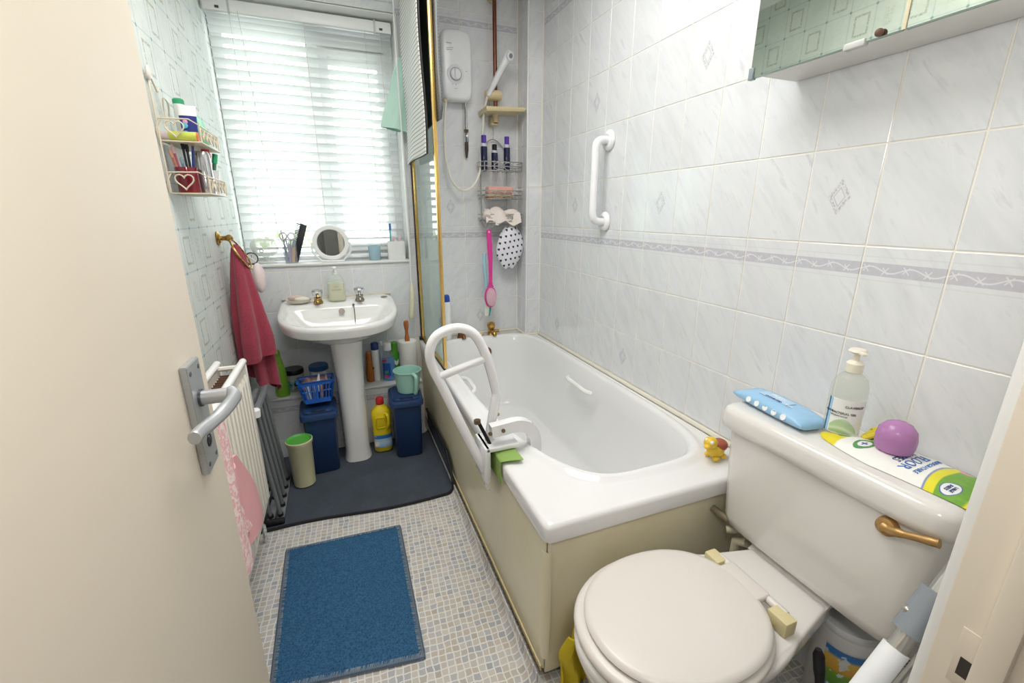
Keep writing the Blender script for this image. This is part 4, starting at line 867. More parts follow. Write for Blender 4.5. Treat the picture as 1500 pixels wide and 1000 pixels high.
a, b = Vector((-.285, 1.965, 1.842)), Vector((-.196, 1.925, 2.012)); dv = (b-a).normalized()
obj('handle', tube([a-dv*.012, a, a.lerp(b, .3), a.lerp(b, .7), b, b+dv*.028], [.010, .0125, .0155, .0185, .022, .016], 14), shw, hd_)
fp = b+dv*.004+Vector((.006, -.020, -.004)); Mh = T(*fp) @ Vector((.25, -.92, -.2)).normalized().to_track_quat('Z', 'Y').to_matrix().to_4x4()
obj('face', xf(lathe([(0, -.006), (.020, -.006), (.021, .004), (.014, .006), (0, .006)], (0, 0, 0), 20), Mh), shw, hd_)
obj('nozzle', xf(lathe([(0, .006), (.011, .006), (.011, .0075), (0, .0075)], (0, 0, 0), 16), Mh), P('nozzle_grey', '#84888b', .4), hd_)
solo('shower_hose', stube([(-.512, 2.0, 1.79), (-.520, 1.995, 1.72), (-.528, 1.99, 1.62), (-.524, 1.985, 1.50), (-.498, 1.98, 1.405), (-.445, 1.975, 1.358), (-.385, 1.978, 1.378), (-.340, 1.985, 1.45), (-.322, 2.005, 1.56), (-.312, 2.0, 1.68), (-.306, 1.985, 1.77), (-.294, 1.967, 1.83)], .0068, 9, 7), P('hose_cream', '#e9e6da', .35), 'cream shower hose looping from the box to the hand shower', 'hose')
# ---------------------------------------------------------------- hanging wire caddy and what is in it
wire = P('caddy_wire', '#bdbdb8', .25, .8)
cd = thing('wire_caddy', 'three tier chrome wire caddy hanging from the soap tray', 'caddy', (-.215, 1.98, 1.18))
W0 = .0028
def basket(x0, x1, y0, y1, z, h):
    def hoop(zz, g=0): return tube([(x0-g, y1, zz), (x0-g, y0+.02, zz), (x0+.02-g, y0, zz), (x1-.02+g, y0, zz), (x1+g, y0+.02, zz), (x1+g, y1, zz)], W0, 5)
    parts = [hoop(z, -.006), hoop(z+h*.5, -.002), hoop(z+h)]
    for k in range(9):
        x = x0+.01+(x1-x0-.02)*k/8; parts.append(tube([(x, y1, z+h*.4), (x, y1, z), (x, y0, z)]+([(x, y0, z+h)] if k in (0, 2, 6, 8) else []), W0*.8, 5))
    parts.append(tube([(x0, y1, z+h*.5), (x1, y1, z+h*.5)], W0, 5)); 
    for s in (-.028, .028): parts.append(tube([(x0*.5+x1*.5+s+.026*cos(t), y0-.002, z+h*.5+h*.42*sin(t)) for t in [i*pi/7 for i in range(14)]], W0*.8, 5, True))
    return join(*parts)
TI = [(1.462, .045), (1.315, .042), (1.190, .040)]
for z, h in TI: obj('basket', basket(-.338, -.098, 1.93, 2.035, z, h), wire, cd)
obj('arch', join(stube([(-.318, 2.035, 1.19), (-.318, 2.035, 1.42), (-.316, 2.035, 1.54), (-.290, 2.035, 1.605), (-.243, 2.03, 1.632), (-.190, 2.035, 1.60), (-.165, 2.035, 1.54), (-.163, 2.035, 1.42), (-.163, 2.035, 1.19)], .0028, 6), stube([(-.243, 2.03, 1.632), (-.243, 2.025, 1.67), (-.246, 2.02, 1.71), (-.255, 2.015, 1.732)], .0022, 5), stube([(-.318, 2.035, 1.19), (-.318, 2.0, 1.165), (-.314, 1.965, 1.16), (-.31, 1.95, 1.172)], .0026, 6), stube([(-.30, 2.03, 1.19), (-.30, 1.965, 1.17), (-.28, 1.955, 1.162), (-.27, 1.95, 1.17)], .0022, 6)), wire, cd)
ind = P('bottle_indigo', '#141a46', .12, coat=.4); pur = P('cap_purple', '#5a3aa6', .3); cz = P('clear_neck', '#c9cdd8', .2)
for x, h, cm_, l in ((-.312, .178, pur, 'slim dark indigo bottle with purple cap, left in the top caddy basket'), (-.251, .135, blk, 'short dark bottle with black cap in the middle of the top caddy basket'), (-.178, .178, pur, 'slim dark indigo bottle with purple cap, right in the top caddy basket')):
    y, z = 1.985, 1.4655; t = thing('bottle', l, 'bottle', (x, y, z))
    obj('body', lathe([(0, 0), (.016, 0), (.0175, .003), (.0175, h*.66), (.017, h*.68)], (x, y, z), 18, 1.05, .85), ind, t)
    obj('neck', lathe([(.017, h*.68), (.0165, h*.76), (.014, h*.78), (0, h*.78)], (x, y, z), 18, 1.05, .85), cz, t)
    obj('cap', lathe([(.0135, h*.77), (.0135, h*.99), (.012, h), (0, h)], (x, y, z), 18), cm_, t)
solo('sponge', box(-.302, -.150, 1.945, 2.015, 1.336, 1.382, .014, 4), P('sponge_pink', '#e9b3a6', .95, bump=.6, bscale=180), 'pink bath sponge on the middle caddy shelf', 'sponge')
wbh = thing('nail_brush', 'pale wooden brush with brown bristles under the pink sponge', 'brush', (-.225, 1.98, 1.318))
obj('back', box(-.306, -.146, 1.95, 2.012, 1.327, 1.336, .004), P('pale_wood', '#d9c39b', .5, var=.12), wbh)
obj('bristles', box(-.302, -.150, 1.953, 2.008, 1.318, 1.328, .002), P('bristle_brown', '#a97a50', .9, bump=.6), wbh)
def fcl(u, v):
    x = -.325+.205*u; a = v*2.0
    y = 1.928+.085*v+.010*sin(u*11+v*4); z = 1.213+.038*sin(pi*min(1, v*1.1))+.010*sin(u*14+v*6)+.007*sin(u*5+1)-(.035*(1-v*5) if v < .2 else 0)+(.012*sin(u*3.1))
    return (x, y-.012*(v < .2), z)
fc = thing('face_cloth', 'pale pink face cloth crumpled in the bottom caddy basket', 'cloth', (-.225, 1.97, 1.2))
fpink = P('cloth_pale_pink', '#f4e8e1', .95, bump=.4, bscale=220)
obj('cloth', sheet(fcl, 34, 16, .004), fpink, fc)
obj('roll', tube(catmull([(-.318, 1.93, 1.215), (-.312, 1.95, 1.232), (-.296, 1.985, 1.238)], 5), [.022]*6+[.024]*5, 16), fpink, fc)
obj('care_label', box(-.272, -.252, 1.9175, 1.919, 1.172, 1.20, 0), wht, fc)
solo('soap_bar', box(-.245, -.165, 1.936, 1.985, 1.1925, 1.214, .008, 3), P('soap_sage', '#a9bdb0', .4, sss=.1), 'grey green soap bar in the bottom caddy basket under the cloth', 'soap')
pb = thing('bath_brush', 'bright pink long handled bath brush hanging below the caddy', 'brush', (-.30, 1.945, .70))
pk = P('brush_pink', '#e4409f', .35)
def ringb(z, hw, hd, x): return [(x+hw*cos(2*pi*i/14), 1.945+hd*sin(2*pi*i/14), z) for i in range(14)]
obj('handle', loft([ringb(z, w, .007, x) for z, w, x in ((1.150, .004, -.304), (1.146, .012, -.304), (1.13, .0155, -.304), (1.115, .016, -.303), (1.08, .0145, -.301), (1.065, .0165, -.30), (1.03, .0145, -.299), (1.015, .016, -.298), (.97, .0125, -.297), (.90, .0105, -.297), (.85, .0105, -.298), (.832, .014, -.299), (.82, .022, -.30))]), pk, pb)
obj('hang_hole', xf(lathe([(0, 0), (.005, 0), (.005, .002), (0, .002)], (0, 0, 0), 12), T(-.304, 1.939, 1.135) @ R(90, 'X')), P('hole_pale', '#f2d5e6', .5), pb)
Mb = T(-.300, 1.945, .762) @ R(90, 'X')
obj('head', xf(lathe([(0, -.010), (.028, -.010), (.037, -.004), (.038, .004), (.034, .010), (0, .010)], (0, 0, 0), 30, .98, 1.66), Mb), pk, pb)
obj('bristles', xf(lathe([(0, .010), (.032, .010), (.031, .022), (.026, .026), (0, .027)], (0, 0, 0), 30, .98, 1.68), Mb), P('bristle_pale_pink', '#e3b7c6', .9, bump=1., bscale=260, var=.2, scale=120), pb)
bc = thing('back_comb', 'blue handled long brush with a teal and white comb end behind the pink brush', 'brush', (-.33, 1.965, .69))
obj('handle', stube([(-.325, 1.968, 1.015), (-.328, 1.966, .95), (-.318, 1.966, .85), (-.31, 1.966, .74)], .0115, 8), P('handle_sky', '#a8d2e2', .3), bc)
obj('comb_back', stube([(-.302, 1.962, .745), (-.297, 1.96, .69), (-.306, 1.96, .645)], .006, 7), P('comb_teal', '#3aa6a0', .35), bc)
obj('teeth', box(-.334, -.305, 1.957, 1.963, .645, .735, .002), P('bristle_cream', '#e2e4d8', .7, bump=.6), bc)
# shower cap with hearts
m = MB('heart_print', .6); x, y, z = m.xyz(m.coords('Object'))
u = x*34+z*7; w = z*30-x*5; iw = w.floor(); u2 = u+iw*.5; fu = u2.frac()-.5; fw = w.frac()-.45
hx = fu.abs()*1.25; hv = fw*1.35-(hx.sqrt()*.42) ; hr = (hx*hx+hv*hv)*14
m.color(m.mix(hr.below(1.0, .12), '#eceaf2', '#16163a')); hearts = m.m
scp = thing('bathing_cap', 'white bathing cap printed with small dark hearts', 'shower cap', (-.165, 1.95, .93))
def capf(u, v):
    a = 2*pi*u; rx = .082*(sin(pi*(.06+.90*v))**.6); zz = 1.160-.235*v; 
    return (-.172+rx*cos(a)*(1+.05*sin(5*a+7*v))-.015*(v-.5), 1.958+.030*sin(a)*(sin(pi*(.06+.9*v))**.7)*(1+.12*sin(4*a+9*v)), zz+.006*sin(3*a))
obj('cap', sheet(capf, 40, 22, .0), hearts, scp, angle=70)
obj('loop', stube([(-.172, 1.958, 1.155), (-.175, 1.945, 1.175), (-.172, 1.932, 1.192)], .003, 6), P('elastic_white', '#dcdbe2', .8), scp)
# ---------------------------------------------------------------- left wall: towel ring, wire shelf, radiator
tr_ = thing('towel_ring', 'gold towel ring on the papered wall', 'towel ring', (-1.56, 1.68, 1.13))
obj('rose', xf(lathe([(0, 0), (.028, 0), (.029, .005), (.020, .009), (.016, .014), (0, .016)], (0, 0, 0), 22), T(-1.5745, 1.685, 1.137) @ R(90, 'Y')), brass, tr_)
obj('stem', xf(lathe([(.012, .010), (.009, .02), (.010, .032), (.015, .040), (.014, .05), (.008, .056), (0, .058)], (0, 0, 0), 14), T(-1.5745, 1.685, 1.137) @ R(90, 'Y')), brass, tr_)
obj('ring', tube([(-1.528+.012*sin(t)*0+.03*(1-cos(t)), 1.685+.072*sin(t)*.9, 1.133-.062*(1-cos(t))) for t in [i*pi/12 for i in range(24)]], .0042, 8, True), brass, tr_)
m = MB('towelling_crimson', .95); nn = m.noise(m.coords('Object'), 210, 3, .7); n3 = m.noise(m.coords('Object'), 9, 2)
m.color(m.mix(nn, m.mix(n3, '#74182b', '#872035'), m.mix(n3, '#b4455a', '#c05568'))); m.bump(nn, .7, .003); m.b.inputs['Sheen Weight'].default_value = .25; crim = m.m
tw = thing('hand_towel', 'crimson towel pulled through the gold ring', 'towel', (-1.48, 1.64, .47))
def towel(x0, y0, ztop, zbot, wx, wy, drift, ph, hem):
    def f(u, v):
        a = 2*pi*u; s = v; g = .16+.84*min(1, s*1.25)**.75
        fold = 1+.26*sin(4*a+ph+.8*s)*(.35+.65*s)+.12*sin(7*a+ph*2+2*s)*s
        zz = ztop+(zbot-ztop)*s+.018*s*sin(2*a+ph)+hem*s*s*cos(a+ph)
        return (max(-1.566, x0+drift[0]*s+wx*g*cos(a)*fold), y0+drift[1]*s+wy*g*sin(a)*fold, zz)
    return sheet(f, 56, 26, .0)
obj('front_drape', towel(-1.510, 1.655, 1.112, .58, .068, .078, (.010, .0), 1.0, .06), crim, tw, angle=80)
obj('rear_drape', towel(-1.497, 1.70, 1.075, .475, .050, .060, (.018, .0), 2.6, .04), crim, tw, angle=80)
for z, x, y in ((.70, -1.458, 1.635),): pass
t = thing('bath_mitt', 'pale pink padded mitt hanging behind the crimson towel', 'mitt', (-1.468, 1.86, .87))
obj('pad', ball((-1.472, 1.86, .945), .050, .55, .9, 1.4), P('puff_pale_pink', '#f0dfdd', .8, bump=.4), t)
obj('loop', stube([(-1.5749, 1.86, 1.06), (-1.55, 1.86, 1.062), (-1.51, 1.86, 1.05), (-1.475, 1.86, 1.02)], .004, 6), P('elastic_white', '#dcdbe2', .8), t)
ws = thing('wire_shelf', 'cream two tier wire shelf with heart scrolls on the left wall', 'shelf', (-1.53, 1.33, 1.30))
wc = P('wire_cream', '#d8ccb6', .45)
SX0, SX1, SY0, SY1 = -1.570, -1.468, 1.195, 1.445
def heart(cx_, cz_, s, ax, fx):
    pts = []
    for i in range(22):
        t = 2*pi*i/22; hx_ = 16*sin(t)**3/17; hz_ = (13*cos(t)-5*cos(2*t)-2*cos(3*t)-cos(4*t))/17
        pts.append((cx_+hx_*s, fx, cz_+hz_*s) if ax == 'x' else (fx, cx_+hx_*s, cz_+hz_*s))
    return tube(pts, .0022, 5, True)
for z in (1.297, 1.445):
    obj('shelf_plate', box(SX0, SX1+.004, SY0, SY1, z-.004, z, .001), wc, ws)
    obj('end_scroll', join(tube([(SX0, SY0, z+.058), (SX1-.02, SY0, z+.060), (SX1, SY0+.02, z+.048), (SX1, SY0+.02, z)], .0024, 6), heart((SX0+SX1)/2-.008, z+.034, .026, 'x', SY0), stube([(SX0, SY0, z), (SX0-.0, SY0-.004, z+.03), (SX0+.012, SY0, z+.055)], .0022, 5)), wc, ws)
    w_ = [tube([(SX1, SY0+.02, z+.048), (SX1, SY1, z+.048), (SX0, SY1, z+.05)], .0024, 6), tube([(SX1, SY1, z+.048), (SX1, SY1, z)], .0024, 6)]
    for k in range(5): w_.append(heart(SY0+.045+k*.043, z+.028, .019, 'y', SX1))
    obj('front_scroll', join(*w_), wc, ws)
obj('upright', join(stube([(SX0+.002, SY0, 1.297), (SX0+.003, SY0-.004, 1.40), (SX0+.003, SY0, 1.50), (SX0+.003, SY0, 1.585), (SX0+.003, SY0+.02, 1.615), (SX0+.003, SY0+.06, 1.585), (SX0+.003, SY0+.08, 1.60)], .0026, 6), stube([(SX0+.003, SY0+.09, 1.445), (SX0+.003, SY0+.09, 1.54), (SX0+.012, SY0+.07, 1.57), (SX0+.012, SY0+.11, 1.56), (SX0+.003, SY0+.13, 1.53)], .0022, 5), stube([(SX0+.003, SY1, 1.297), (SX0+.003, SY1, 1.50), (SX0+.003, SY1-.03, 1.53)], .0026, 6)), wc, ws)
obj('wall_hook', join(tube([(SX0-.002, SY0+.005, 1.612), (SX0+.010, SY0+.005, 1.612)], .006, 8), ball((SX0+.006, SY0+.002, 1.622), .012, .5, .8, 1.6)), P('hook_clear', '#e6dcd4', .3), ws)
ZA, ZB = 1.2975, 1.4455
t = thing('toothpaste', 'navy and white toothpaste tube with a green cap on the upper wire shelf', 'toothpaste', (-1.515, 1.30, ZB))
def ovring(cx_, cy_, hx_, hy_, z): return [(cx_+hx_*cos(2*pi*i/20), cy_+hy_*sin(2*pi*i/20), z) for i in range(20)]
obj('tube', loft([ovring(-1.512, 1.30, .019, .017, ZB), ovring(-1.512, 1.30, .021, .014, ZB+.03), ovring(-1.512, 1.30, .024, .008, ZB+.085)]), P('tube_navy', '#27307e', .3), t)
obj('band', loft([ovring(-1.512, 1.30, .0245, .0085, ZB+.085), ovring(-1.512, 1.30, .027, .002, ZB+.115)]), P('plastic_white', '#f3f3f4'), t)
obj('splash', join(xf(ball((0, 0, 0), .008, 1, .3, 1), T(-1.520, 1.2855, ZB+.055)), box(-1.5275, -1.5165, 1.284, 1.289, ZB+.018, ZB+.04, .001)), P('splash_cyan', '#58b8d8', .4), t)
obj('flower', ball((-1.519, 1.289, ZB+.066), .007, 1, .5, 1), P('flower_pink', '#e59ab8', .4), t)
t = thing('lidded_tube', 'white tube with an emerald lid behind the toothpaste on the wire shelf', 'tube', (-1.540, 1.345, ZB))
obj('tube', lathe([(0, 0), (.016, 0), (.016, .12), (.015, .125), (0, .125)], (-1.540, 1.345, ZB), 16), P('cap_green_white', '#e8ece9', .35), t)
obj('lid', lathe([(.012, 0), (.016, .0), (.016, .012), (.012, .016), (0, .017)], (-1.540, 1.345, ZB+.1255), 16), P('cap_emerald', '#2f9a6a', .4), t)
solo('flat_bottle', loft([ovring(-1.50, 1.36, .022, .013, ZB), ovring(-1.50, 1.36, .024, .014, ZB+.05), ovring(-1.502, 1.36, .016, .011, ZB+.085), ovring(-1.503, 1.36, .006, .006, ZB+.095)]), P('bottle_mint', '#8fd0ab', .3), 'mint green flat bottle right of the toothpaste on the wire shelf', 'bottle')
t = thing('lotion_tube', 'lime green tube with a pale pink cap lying on the upper wire shelf', 'tube', (-1.52, 1.212, ZB))
obj('tube', tube([(-1.548, 1.214, ZB+.014), (-1.478, 1.214, ZB+.014)], .0135, 14), P('tube_lime', '#c7d05a', .35), t)
obj('cap', tube([(-1.568, 1.214, ZB+.014), (-1.548, 1.214, ZB+.014)], .0115, 12), P('cap_blush', '#e6d3d6', .4), t)
obj('end', tube([(-1.478, 1.214, ZB+.014), (-1.474, 1.214, ZB+.014)], .0135, 12), P('end_orange', '#df7b4e', .4), t)
t = thing('brush_pot', 'dark red glass pot of make up brushes on the lower wire shelf', 'pot', (-1.525, 1.235, ZA))
obj('pot', lathe([(0, 0), (.028, 0), (.030, .004), (.030, .075), (.027, .075), (.026, .006)], (-1.527, 1.235, ZA), 24), P('glass_dark_red', '#7c1626', .12, coat=.5), t)
for k, (dx, dy, lx, ly, h, hc, tc, l) in enumerate(((-.014, -.008, -.028, -.02, .125, '#b86a50', '#d9a38a', 'copper handled brush leaning left in the dark red pot'), (-.006, -.010, -.022, -.015, .14, '#b5586a', '#e6c9c9', 'rose pink brush in the dark red pot'), (.004, .004, .002, .0, .158, '#22222a', '#1b1b22', 'tall black brush at the back of the dark red pot'), (.010, .008, .010, .01, .15, '#1e2230', '#2a2a33', 'second black brush behind the rose pink one'), (.012, -.008, .036, -.012, .17, '#2d2f86', '#b78a5a', 'dark blue brush with tan tip leaning right from the red pot'), (.0, -.004, -.006, -.008, .105, '#6d93ad', '#9db4c4', 'short steel blue brush in the dark red pot'))):
    p0 = Vector((-1.527+dx, 1.235+dy, ZA+.008)); p1 = Vector((-1.527+lx, 1.235+ly, ZA+h))
    b_ = thing('makeup_brush', l, 'brush', p0)
    obj('handle', tube([p0, p0.lerp(p1, .8)], .0036, 7), P('brush_handle_%d' % k, hc, .3), b_); obj('tip', tube([p0.lerp(p1, .8), p0.lerp(p1, .9), p1], [.0045, .0055, .0025], 8), P('brush_tip_%d' % k, tc, .7), b_)
solo('spray_can', lathe([(0, 0), (.0235, 0), (.0245, .004), (.0245, .118), (.020, .128), (.012, .130), (0, .130)], (-1.492, 1.285, ZA), 24), P('can_silver', '#c9cacd', .2, .85), 'tall silver can on the lower wire shelf beside the red pot', 'can')
solo('mascara', tube([(-1.492, 1.335, ZA+.012), (-1.488, 1.335, ZA+.098)], .011, 12), P('comb_black', '#1d2026'), 'black cosmetic tube right of the silver can', 'cosmetic')
t = thing('white_pot', 'white plastic pot at the right of the lower wire shelf', 'pot', (-1.50, 1.395, ZA))
obj('pot', lathe([(0, 0), (.026, 0), (.034, .078), (.0355, .080), (.033, .080), (.025, .006)], (-1.503, 1.395, ZA), 24), P('plastic_white', '#f3f3f4'), t)
t = thing('nail_polish_holder', 'red and yellow topped stick standing in the white pot', 'stick', (-1.505, 1.39, ZA+.01))
obj('stick', tube([(-1.505, 1.385, ZA+.008), (-1.498, 1.375, ZA+.09)], .006, 8), P('stick_yellow', '#e9b92c', .4), t)
obj('top', join(tube([(-1.498, 1.375, ZA+.09), (-1.494, 1.37, ZA+.10)], .012, 10), ball((-1.498, 1.37, ZA+.125), .0165), tube([(-1.498, 1.37, ZA+.12), (-1.494, 1.37, ZA+.155)], .013, 12)), P('top_red', '#d62f47', .35), t)
t = thing('green_pen', 'green pen leaning right in the white pot', 'pen', (-1.495, 1.40, ZA+.01))
obj('barrel', tube([(-1.50, 1.40, ZA+.01), (-1.482, 1.405, ZA+.105)], .006, 8), P('pen_green_dark', '#4b7a5c', .4), t); obj('cap', tube([(-1.482, 1.405, ZA+.105), (-1.476, 1.407, ZA+.135)], .0085, 8), P('pen_green', '#2fae74', .4), t)
# radiator
rd_ = thing('radiator', 'white double panel radiator on the left wall', 'radiator', (-1.475, .80, .2))
rw = P('radiator_white', '#efe9dc', .3, var=.03); rtop = P('radiator_top_white', '#f4f3f1', .25)
RY0, RY1, RZ0, RZ1 = .36, 1.155, .215, .752
def rpanel(xf_, xb):
    pts = []; n = 19; pit = (RY1-RY0-.03)/n
    prof = [(RY0, 0)]
    for k in range(n):
        y = RY0+.015+k*pit; prof += [(y, 0), (y+pit*.18, .0075), (y+pit*.62, .0075), (y+pit*.80, 0)]
    prof.append((RY1, 0))
    rings = []
    for z, e in ((RZ0, 0.), (RZ0+.02, .0), (RZ0+.035, 1.), (RZ1-.05, 1.), (RZ1-.035, 0.), (RZ1, 0.)):
        rings.append([(xf_+d*e, y, z) for y, d in prof]+[(xb, RY1, z), (xb, RY0, z)])
    return loft(rings)
obj('front_panel', rpanel(-1.447, -1.459), rw, rd_, angle=25); obj('rear_panel', rpanel(-1.522, -1.534), rw, rd_, angle=25)
for x in (-1.453, -1.528): obj('top_rail', tube([(x, RY0, RZ1), (x, RY1, RZ1)], .0115, 10), rtop, rd_)
for x in (-1.453, -1.528): obj('end_cap', box(x-.010, x+.008, RY1-.004, RY1+.006, RZ0, RZ1, .003), rtop, rd_)
obj('fins', join(*[box(-1.518, -1.462, RY0+.03+k*.022, RY0+.0325+k*.022, RZ0+.04, RZ1-.03) for k in range(34)]), P('fin_brown', '#7c5a4a', .8), rd_)  # brown fins between the white panels
obj('bridge', join(tube([(-1.528, RY1-.03, RZ1-.01), (-1.453, RY1-.03, RZ1-.01)], .009, 8), tube([(-1.528, RY1-.03, RZ0+.03), (-1.453, RY1-.03, RZ0+.03)], .012, 8)), rw, rd_)
obj('wall_bracket', box(XL+.001, -1.533, .9, .93, .35, .70), rw, rd_)
vl = obj('valve', join(tube([(-1.49, RY1, RZ0+.03), (-1.49, RY1+.03, RZ0+.03)], .012, 10), tube([(-1.49, RY1+.03, .001), (-1.49, RY1+.03, RZ0+.05)], .008, 8)), chrome, rd_); obj('valve_cap', lathe([(0, 0), (.017, 0), (.018, .03), (.014, .036), (0, .037)], (-1.49, RY1+.03, RZ0+.045), 16), P('plastic_white', '#f3f3f4'), vl)
ld = obj('bleed_valve', lathe([(0, 0), (.013, 0), (.015, .026), (.010, .032), (0, .033)], (-1.445, RY1+.02, .535), 16), P('plastic_white', '#f3f3f4'), rd_)
# pink towel on the radiator
m = MB('towelling_pink', .95); nn = m.noise(m.coords('Object'), 55, 2, .5, 1.5); m.color(m.mix((nn-.45)._m('MULTIPLY', 8, clamp=True), '#e9b4b6', '#f3dfdd')); m.bump(m.noise(m.coords('Object'), 350, 2), .5, .002); pkt = m.m
pt = thing('pink_towel', 'pink and white patterned towel over the radiator beside the door', 'towel', (-1.44, .60, .3))
def ptf(u, v):
    y = .38+u*(.30+.02*v)+.008*sin(v*7)
    if v < .06: return (-1.475+.035*sin(v/.06*pi/2), y, .770-.004*(v/.06))
    s = (v-.06)/.94; return (-1.434+.010+.014*sin(u*9+s*3)+.025*s, y, .766-.37*s+.02*u*s*s)
obj('drape', sheet(ptf, 20, 30, .005), pkt, pt, angle=70)
def ptf2(u, v):
    y = .62+u*(.10+.165*v); s = v; return (-1.428+.008*sin(u*6+s*4)+.010, y, .63-.26*s-.03*u*s)
obj('fold', sheet(ptf2, 12, 16, .006), P('towel_rose', '#efb3b8', .95, bump=.4), pt, angle=70)
# ---------------------------------------------------------------- door
dr_ = thing('door', 'cream door standing open with a satin lever handle', 'door', (-1.33, YF, .006)); dr_['kind'] = 'structure'; dr_.name = 'door_1'
hx, hy = -1.3285, -.300; lx_, ly_ = -1.3235, .28
ang = math.atan2(ly_-hy, lx_-hx); DM = T(lx_, ly_, 0) @ Matrix.Rotation(ang, 4, 'Z')     # local x towards the leading edge, faces at y = 0 and y = +.036
obj('leaf', xf(box(-(ly_-hy)+.002, 0, 0, .036, .008, 1.985, .0015), DM), cream, dr_)
sat = P('satin_aluminium', '#b9bcbf', .38, .6, var=.03)
pxc, pz0, pz1 = -.078, .876, 1.038
pl2 = prism([(-.027, 0), (.027, 0), (.027, pz1-pz0), (-.027, pz1-pz0)], DM @ T(pxc, 0, pz0) @ R(90, 'X'), .0095); bmesh.ops.bevel(pl2, geom=[e for e in pl2.edges], offset=.0012, segments=2, affect='EDGES')
hn = obj('handle_plate', pl2, sat, dr_)
def dpt(a, b, c): return DM @ Vector((a, b, c))
LZ = .984
obj('lever', join(tube([dpt(pxc, -.009, LZ), dpt(pxc, -.044, LZ)], .0105, 18), tube(catmull([dpt(pxc+.004, -.046, LZ+.001), dpt(pxc-.012, -.053, LZ-.001), dpt(pxc-.045, -.050, LZ-.003), dpt(pxc-.075, -.042, LZ-.006), dpt(pxc-.105, -.034, LZ-.006), dpt(pxc-.122, -.032, LZ-.006)], 5), [.0095]*6+[.0085]*8+[.0078]*11+[.0072], 12, sq=1.15)), sat, hn)
obj('rose', tube([dpt(pxc, -.0095, LZ), dpt(pxc, -.0125, LZ)], .0125, 20), P('rose_grey', '#51565c', .4, .5), hn)  # dark grey rose round the lever spindle
obj('keyhole', tube([dpt(pxc, -.009, .918), dpt(pxc, -.0103, .918)], .0095, 18), blk, hn)
obj('key_turn', join(*[tube([dpt(pxc-.001, -.0102, .922), dpt(pxc-.001, -.0112, .922)], .003, 8), tube([dpt(pxc-.001, -.0102, .915), dpt(pxc-.001, -.0112, .915)], .0022, 8)]), P('steel', '#b8babd'), hn)
for a in (-.018, .018):
    for z in (pz0+.012, pz1-.012): obj('screw', tube([dpt(pxc+a, -.0092, z), dpt(pxc+a, -.0103, z)], .0035, 10), P('screw_dark', '#6e7174', .4, .7), hn)
# ---------------------------------------------------------------- mats
m = MB('mat_charcoal', .95); nn = m.noise(m.coords('Object'), 260, 2); n2 = m.noise(m.coords('Object'), 7, 4); m.color(m.mix(nn, m.mix(n2, '#2c3036', '#434a54'), m.mix(n2, '#3f4651', '#5d6674'))); m.bump(nn, .6, .003); char = m.m
bmt = thing('pedestal_mat', 'charcoal carpet mat with black edging under the basin', 'mat', (-1.1, 1.53, 0))
MX0, MX1, MY0, MY1 = -1.535, -.735, 1.215, 1.845
def matf(u, v):
    y = MY0+.012*sin(u*8)*(1-v)+(MY1-MY0)*v; L = .80+.145; s = u*L
    yy = y+(.03*(1-u) if v < .5 else 0)*(1-2*v if v < .5 else 0)
    if s < .775: x, z = MX0+s, .005
    else:
        a = min((s-.775)/.05, 1)*pi/2*.92; x, z = MX0+.775+.032*sin(a)*.98, .005+.032*(1-cos(a))
        if s > .825: x += (s-.825)*.08; z += (s-.825)
    cut = max(0, (u-.86)/.14); yy = max(yy, MY0+.13*cut**1.4)
    return (min(x, -.7285), yy, z)
obj('pile', sheet(matf, 50, 18, .004), char, bmt, angle=70)
ed = [matf(i/50, 0) for i in range(51)]+[matf(1, j/18) for j in range(1, 19)]
obj('edging', tube([Vector(p)+Vector((-.002, 0, .0015)) for p in ed], .0065, 7), P('edging_black', '#141518', .7), bmt)
m = MB('rug_blue', .95); x, y, z = m.xyz(m.coords('Object')); nn = m.noise(m.coords('Object'), 190, 3, .75); n2 = m.noise(m.coords('Object'), 60, 3); m.color(m.mix((nn-.3)*2.4, m.mix(n2, '#0f3558', '#1a466e'), m.mix(n2, '#346c98', '#4a80a8'))); m.bump(nn, .8, .003); rugm = m.m
rg_ = thing('rug', 'blue rectangular carpet mat with overlocked edges on the mosaic floor', 'rug', (-1.2, .79, 0))
RQ = [Vector((-1.401, .545, 0)), Vector((-1.000, .492, 0)), Vector((-.993, 1.086, 0)), Vector((-1.410, 1.102, 0))]
def rq(u, v): return RQ[0].lerp(RQ[1], u).lerp(RQ[3].lerp(RQ[2], u), v)
obj('pile', sheet(lambda u, v: tuple(rq(u, v)+Vector((.002*sin(v*14), 0, .0085+.0012*sin(u*7+v*5)))), 20, 24, .006), rugm, rg_)
tk = P('overlock_thread', '#5a6a7c', .9, var=.4, scale=300, bump=.8)
st_ = []
per = [rq(i/24, 0) for i in range(24)]+[rq(1, i/34) for i in range(34)]+[rq(1-i/24, 1) for i in range(24)]+[rq(0, 1-i/34) for i in range(34)]
obj('overlock_edge', tube([p+Vector((.002*sin(i*.9)*0, 0, .0052)) for i, p in enumerate(per)], .0050, 6, True), tk, rg_)
rnd = random.Random(2); ctr = rq(.5, .5); NS = len(per)
for i in range(NS*4):
    a = per[(i//4) % NS]; b = per[(i//4+1) % NS]; p = a.lerp(b, (i % 4)/4); d = (ctr-p); t_ = (b-a).normalized(); n_ = Vector((-t_.y, t_.x, 0)); n_ = n_ if n_.dot(d) > 0 else -n_
    st_.append(loft([[p-n_*.006+Vector((0, 0, .004))+t_*k for k in (0, .0022)], [p+Vector((0, 0, .0112))+t_*k for k in (0, .0022)], [p+n_*.012+t_*(.004*rnd.random())+Vector((0, 0, .0115))+t_*k for k in (0, .0018)]], False, False, False))
o = obj('stitching', join(*st_), P('stitch_grey', '#8794a1', .9), rg_); o['kind'] = 'stuff'
